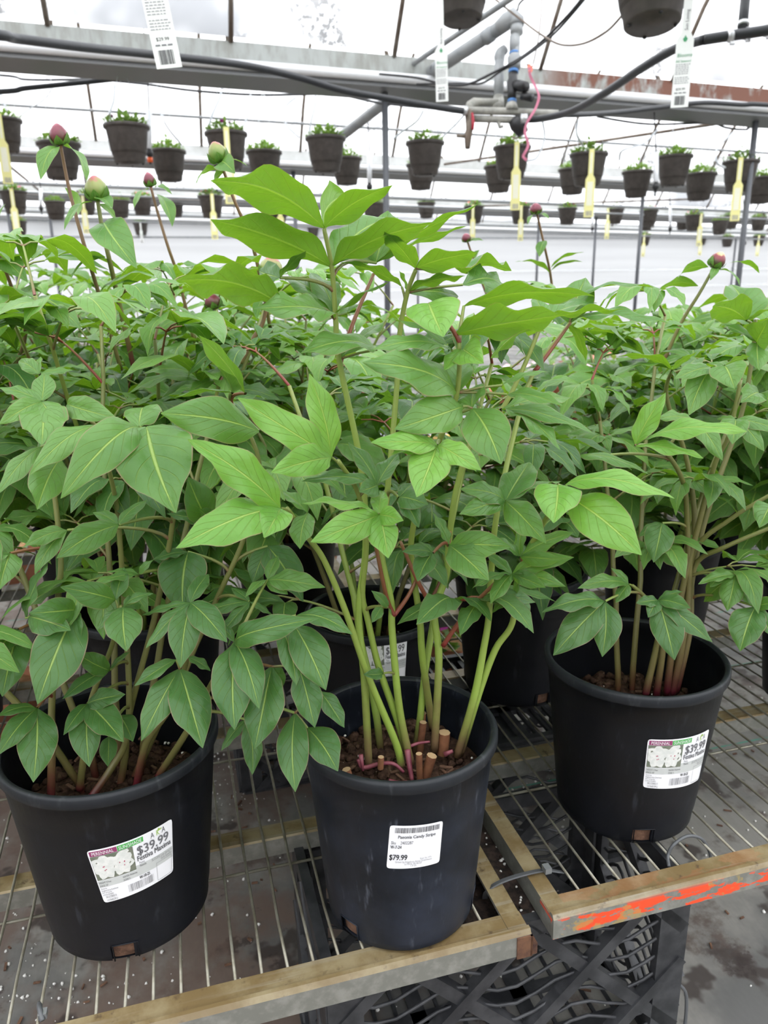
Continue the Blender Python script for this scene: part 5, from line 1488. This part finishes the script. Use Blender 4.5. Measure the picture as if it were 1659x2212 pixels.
# ------------------------------------------------------------------ the peonies behind
PROTO = {}
def make_peony(seed, label, X, Y, R=.1125, ht=.5, n=8, bare=.34, size=.112, group=None, lab=None, buds=()):
    rnd = random.Random(seed)
    t = plant_root(label, X, Y, group)
    h = .219 * R / .1125
    po, k = pot(t, R, .764 * R, h, M_POT, (-70, 50, 170), .62 * h, seed, n=48)
    if lab: sticker(po, .764 * R, (R - .0045 - .764 * R) / (h - .013), lab, 'perennial')
    for i in range(n):
        az = 2 * pi * i / n + rnd.uniform(-.3, .3); q = R * rnd.uniform(.15, .45)
        peony_stem(t, V3((q * cos(az), q * sin(az), .62 * h)), az, rnd.uniform(.12, .42), ht * rnd.uniform(.82, 1.08), rnd, bare, size, i in buds, msel=L_MID, mst=M_STEMR if rnd.random() < .5 else M_STEM)
    return t
def place(proto, label, X, Y, rz, s=1.0):
    t = copy_tree(proto); t['label'] = label; t.location = (X, Y, .0005); t.rotation_euler = (0, 0, rz); t.scale = (s, s, s)
    return t
GRP = 'potted peonies standing behind the front row'
Q1 = make_peony(101, 'leafy peony in the pot directly behind the $79.99 pot, its white label half hidden', -.022, 1.075, R=.102, ht=.40, n=5, bare=.5, group=GRP, lab=((-100, .192), (-58, .194), (-58, .12), (-98, .12)))
Q2 = make_peony(102, 'peony in the big black pot standing between the tall peony and the orange bench pot', .225, 1.20, ht=.30, n=5, bare=.3, group=GRP)
Q3 = make_peony(103, 'bushy peony right behind the left front pot, carrying two tall bud stalks', -.36, 1.07, ht=.50, group=GRP, n=8)
Q4 = make_peony(104, 'bushy peony at the left edge behind the front left pot', -.72, 1.10, ht=.43, group=GRP, n=8)
Q5 = make_peony(105, 'peony in the pot whose label shows a red flower, at the right edge', .80, 1.66, ht=.42, n=7, bare=.4, group=GRP, lab=((-110, .165), (-62, .165), (-62, .08), (-108, .08)))
specs = [
    (Q3, 'peony two pots behind the tall one, left of centre', -.20, 1.46, 1.3, .96), (Q4, 'peony in the middle of the left hand block of foliage', -.60, 1.48, 2.2, .98), (Q3, 'peony at the left edge, third from the bench front', -1.02, 1.48, 4.0, 1.0),
    (Q4, 'peony far back behind the dark red bud', -.30, 1.86, .6, .95), (Q3, 'peony far back left, under the small closed bud', -.72, 1.88, 5.1, 1.0), (Q4, 'peony far back at the left edge of the bench', -1.18, 1.90, 3.2, 1.02),
    (Q4, 'rearmost peony on the bare bench, left of the top leaf whorl', -.42, 2.28, 1.9, .92), (Q3, 'rearmost peony on the bare bench near the left edge', -.98, 2.30, 2.9, .98), (Q4, 'rearmost peony behind the green round bud', .0, 2.25, 4.4, .80),
    (Q4, 'peony at the right edge behind the orange bench pot', .72, 1.14, 1.1, .95), (Q5, 'peony with the red tipped bud, behind the orange bench pot', .52, 1.36, 2.1, .98), (Q4, 'peony deep in the right hand foliage', 1.02, 1.50, 3.7, .92),
    (Q3, 'peony far back on the orange bench, centre right', .66, 2.02, .4, .78), (Q4, 'peony far back on the orange bench at the right edge', 1.15, 2.05, 5.6, .82), (Q3, 'rearmost peony on the orange bench, below the hanging row', .98, 2.42, 2.7, .8), (Q5, 'small peony far back beside the grey bench gap', .36, 1.70, 1.4, .56)]
PL = [place(*s) for s in specs]
# tall bud stalks seen above the foliage
def bud_stalk(root, pts, lv, r, h, bm, rad=.0032, mst=M_STALK):
    rnd = random.Random(int(pts[-1][0]))
    w = smooth_path([aty(*p) for p in pts], 6)
    b = MB(); b.tube(w, [rad, rad * .7], mst, 8); st = b.build('stem', root, root)
    b = MB(); bud(b, w[-1], w[-1] - w[-3], r, h, bm, rnd=rnd); b.build('flower_bud', st, root)
    for (bx, by, tx, ty, dy, wd_, s) in lv:
        b = MB(); Y = pts[-1][2]; B = aty(bx, by, Y); T = aty(tx, ty, Y + dy)
        leaf(b, B, T, facing_normal(B, T, s), wd_, .12, .3, .015, rnd, L_MID, 12, 3, .2); b.build('leaf', st, root)
Y1 = 1.10
bud_stalk(Q4, [(262, 800, 1.14), (215, 640, 1.12), (185, 540, 1.1), (152, 420, 1.1), (131, 315, 1.1)], [(128, 318, 88, 388, -.06, .3, .5), (137, 315, 187, 392, -.05, .26, .2), (165, 470, 140, 405, .03, .5, -.4), (215, 640, 300, 610, -.05, .2, .2)], .0115, .027, M_BUDR)
bud_stalk(Q3, [(290, 800, 1.12), (254, 640, 1.1), (236, 560, 1.08), (222, 500, 1.08), (211, 434, 1.08)], [(200, 436, 139, 497, -.05, .3, .2), (213, 434, 243, 450, -.04, .45, .2), (224, 482, 296, 580, -.10, .33, .6), (228, 556, 154, 602, -.06, .4, -.2), (212, 440, 255, 490, .04, .3, .4)], .0145, .031, M_BUDG, .0038, M_STEMR)
bud_stalk(PL[1], [(420, 740, 1.45), (385, 600, 1.42), (362, 530, 1.4), (338, 450, 1.4), (326, 404, 1.4)], [(322, 408, 290, 450, -.04, .35, .2), (335, 405, 372, 420, -.04, .2, .3), (341, 420, 372, 490, -.04, .45, .5)], .0095, .024, M_BUDR)
bud_stalk(PL[0], [(590, 740, 1.3), (556, 570, 1.25), (535, 500, 1.22), (505, 430, 1.2), (477, 352, 1.2)], [(470, 366, 424, 398, -.05, .3, -.2), (480, 352, 536, 360, -.03, .22, -.1), (478, 352, 508, 375, -.05, .5, .6), (484, 372, 462, 395, -.03, .5, -.3)], .0135, .030, M_BUDG)
bud_stalk(Q3, [(520, 785, 1.0), (548, 730, 1.0), (570, 690, 1.0), (583, 600, 1.0)], [(575, 640, 555, 690, -.03, .4, .4)], .0145, .026, M_BUDG)
bud_stalk(Q3, [(500, 790, 1.0), (488, 740, .99), (474, 690, .98), (466, 668, .98)], [(466, 676, 440, 672, -.02, .4, .3), (470, 680, 498, 690, -.02, .4, .5)], .0105, .020, M_BUDR, .003, M_STEM)
bud_stalk(PL[10], [(1430, 790, 1.30), (1470, 700, 1.29), (1510, 635, 1.28), (1541, 580, 1.28)], [(1530, 577, 1465, 600, -.05, .3, -.3), (1508, 618, 1414, 636, -.06, .25, -.3), (1553, 583, 1598, 618, -.05, .26, .1), (1546, 580, 1534, 606, -.03, .3, .5), (1640, 590, 1575, 568, -.03, .22, -.3)], .0125, .028, M_BUDC, .0034, M_STEMR)
bud_stalk(PL[15], [(1200, 690, 1.78), (1190, 600, 1.75), (1178, 540, 1.72), (1160, 462, 1.7)], [(1158, 462, 1140, 485, -.03, .4, .2), (1162, 464, 1186, 474, -.03, .4, .3), (1188, 590, 1112, 566, -.04, .22, -.3), (1190, 578, 1262, 545, -.04, .22, -.3), (1190, 585, 1260, 566, -.04, .25, -.3), (1176, 520, 1165, 555, -.03, .5, .6)], .0125, .022, M_BUDR)
bud_stalk(PL[15], [(1060, 660, 1.95), (1030, 580, 1.92), (1010, 522, 1.9)], [(1011, 525, 1045, 520, -.03, .35, .3), (1025, 560, 1036, 540, -.03, .5, .4)], .011, .020, M_BUDR)
bud_stalk(PL[3], [(20, 820, 1.2), (55, 720, 1.15), (25, 620, 1.12), (-6, 540, 1.1)], [(-6, 540, 12, 440, -.03, .3, .3), (40, 680, 90, 610, -.03, .35, .3), (0, 560, 60, 610, -.05, .4, .5)], .011, .024, M_BUDG)
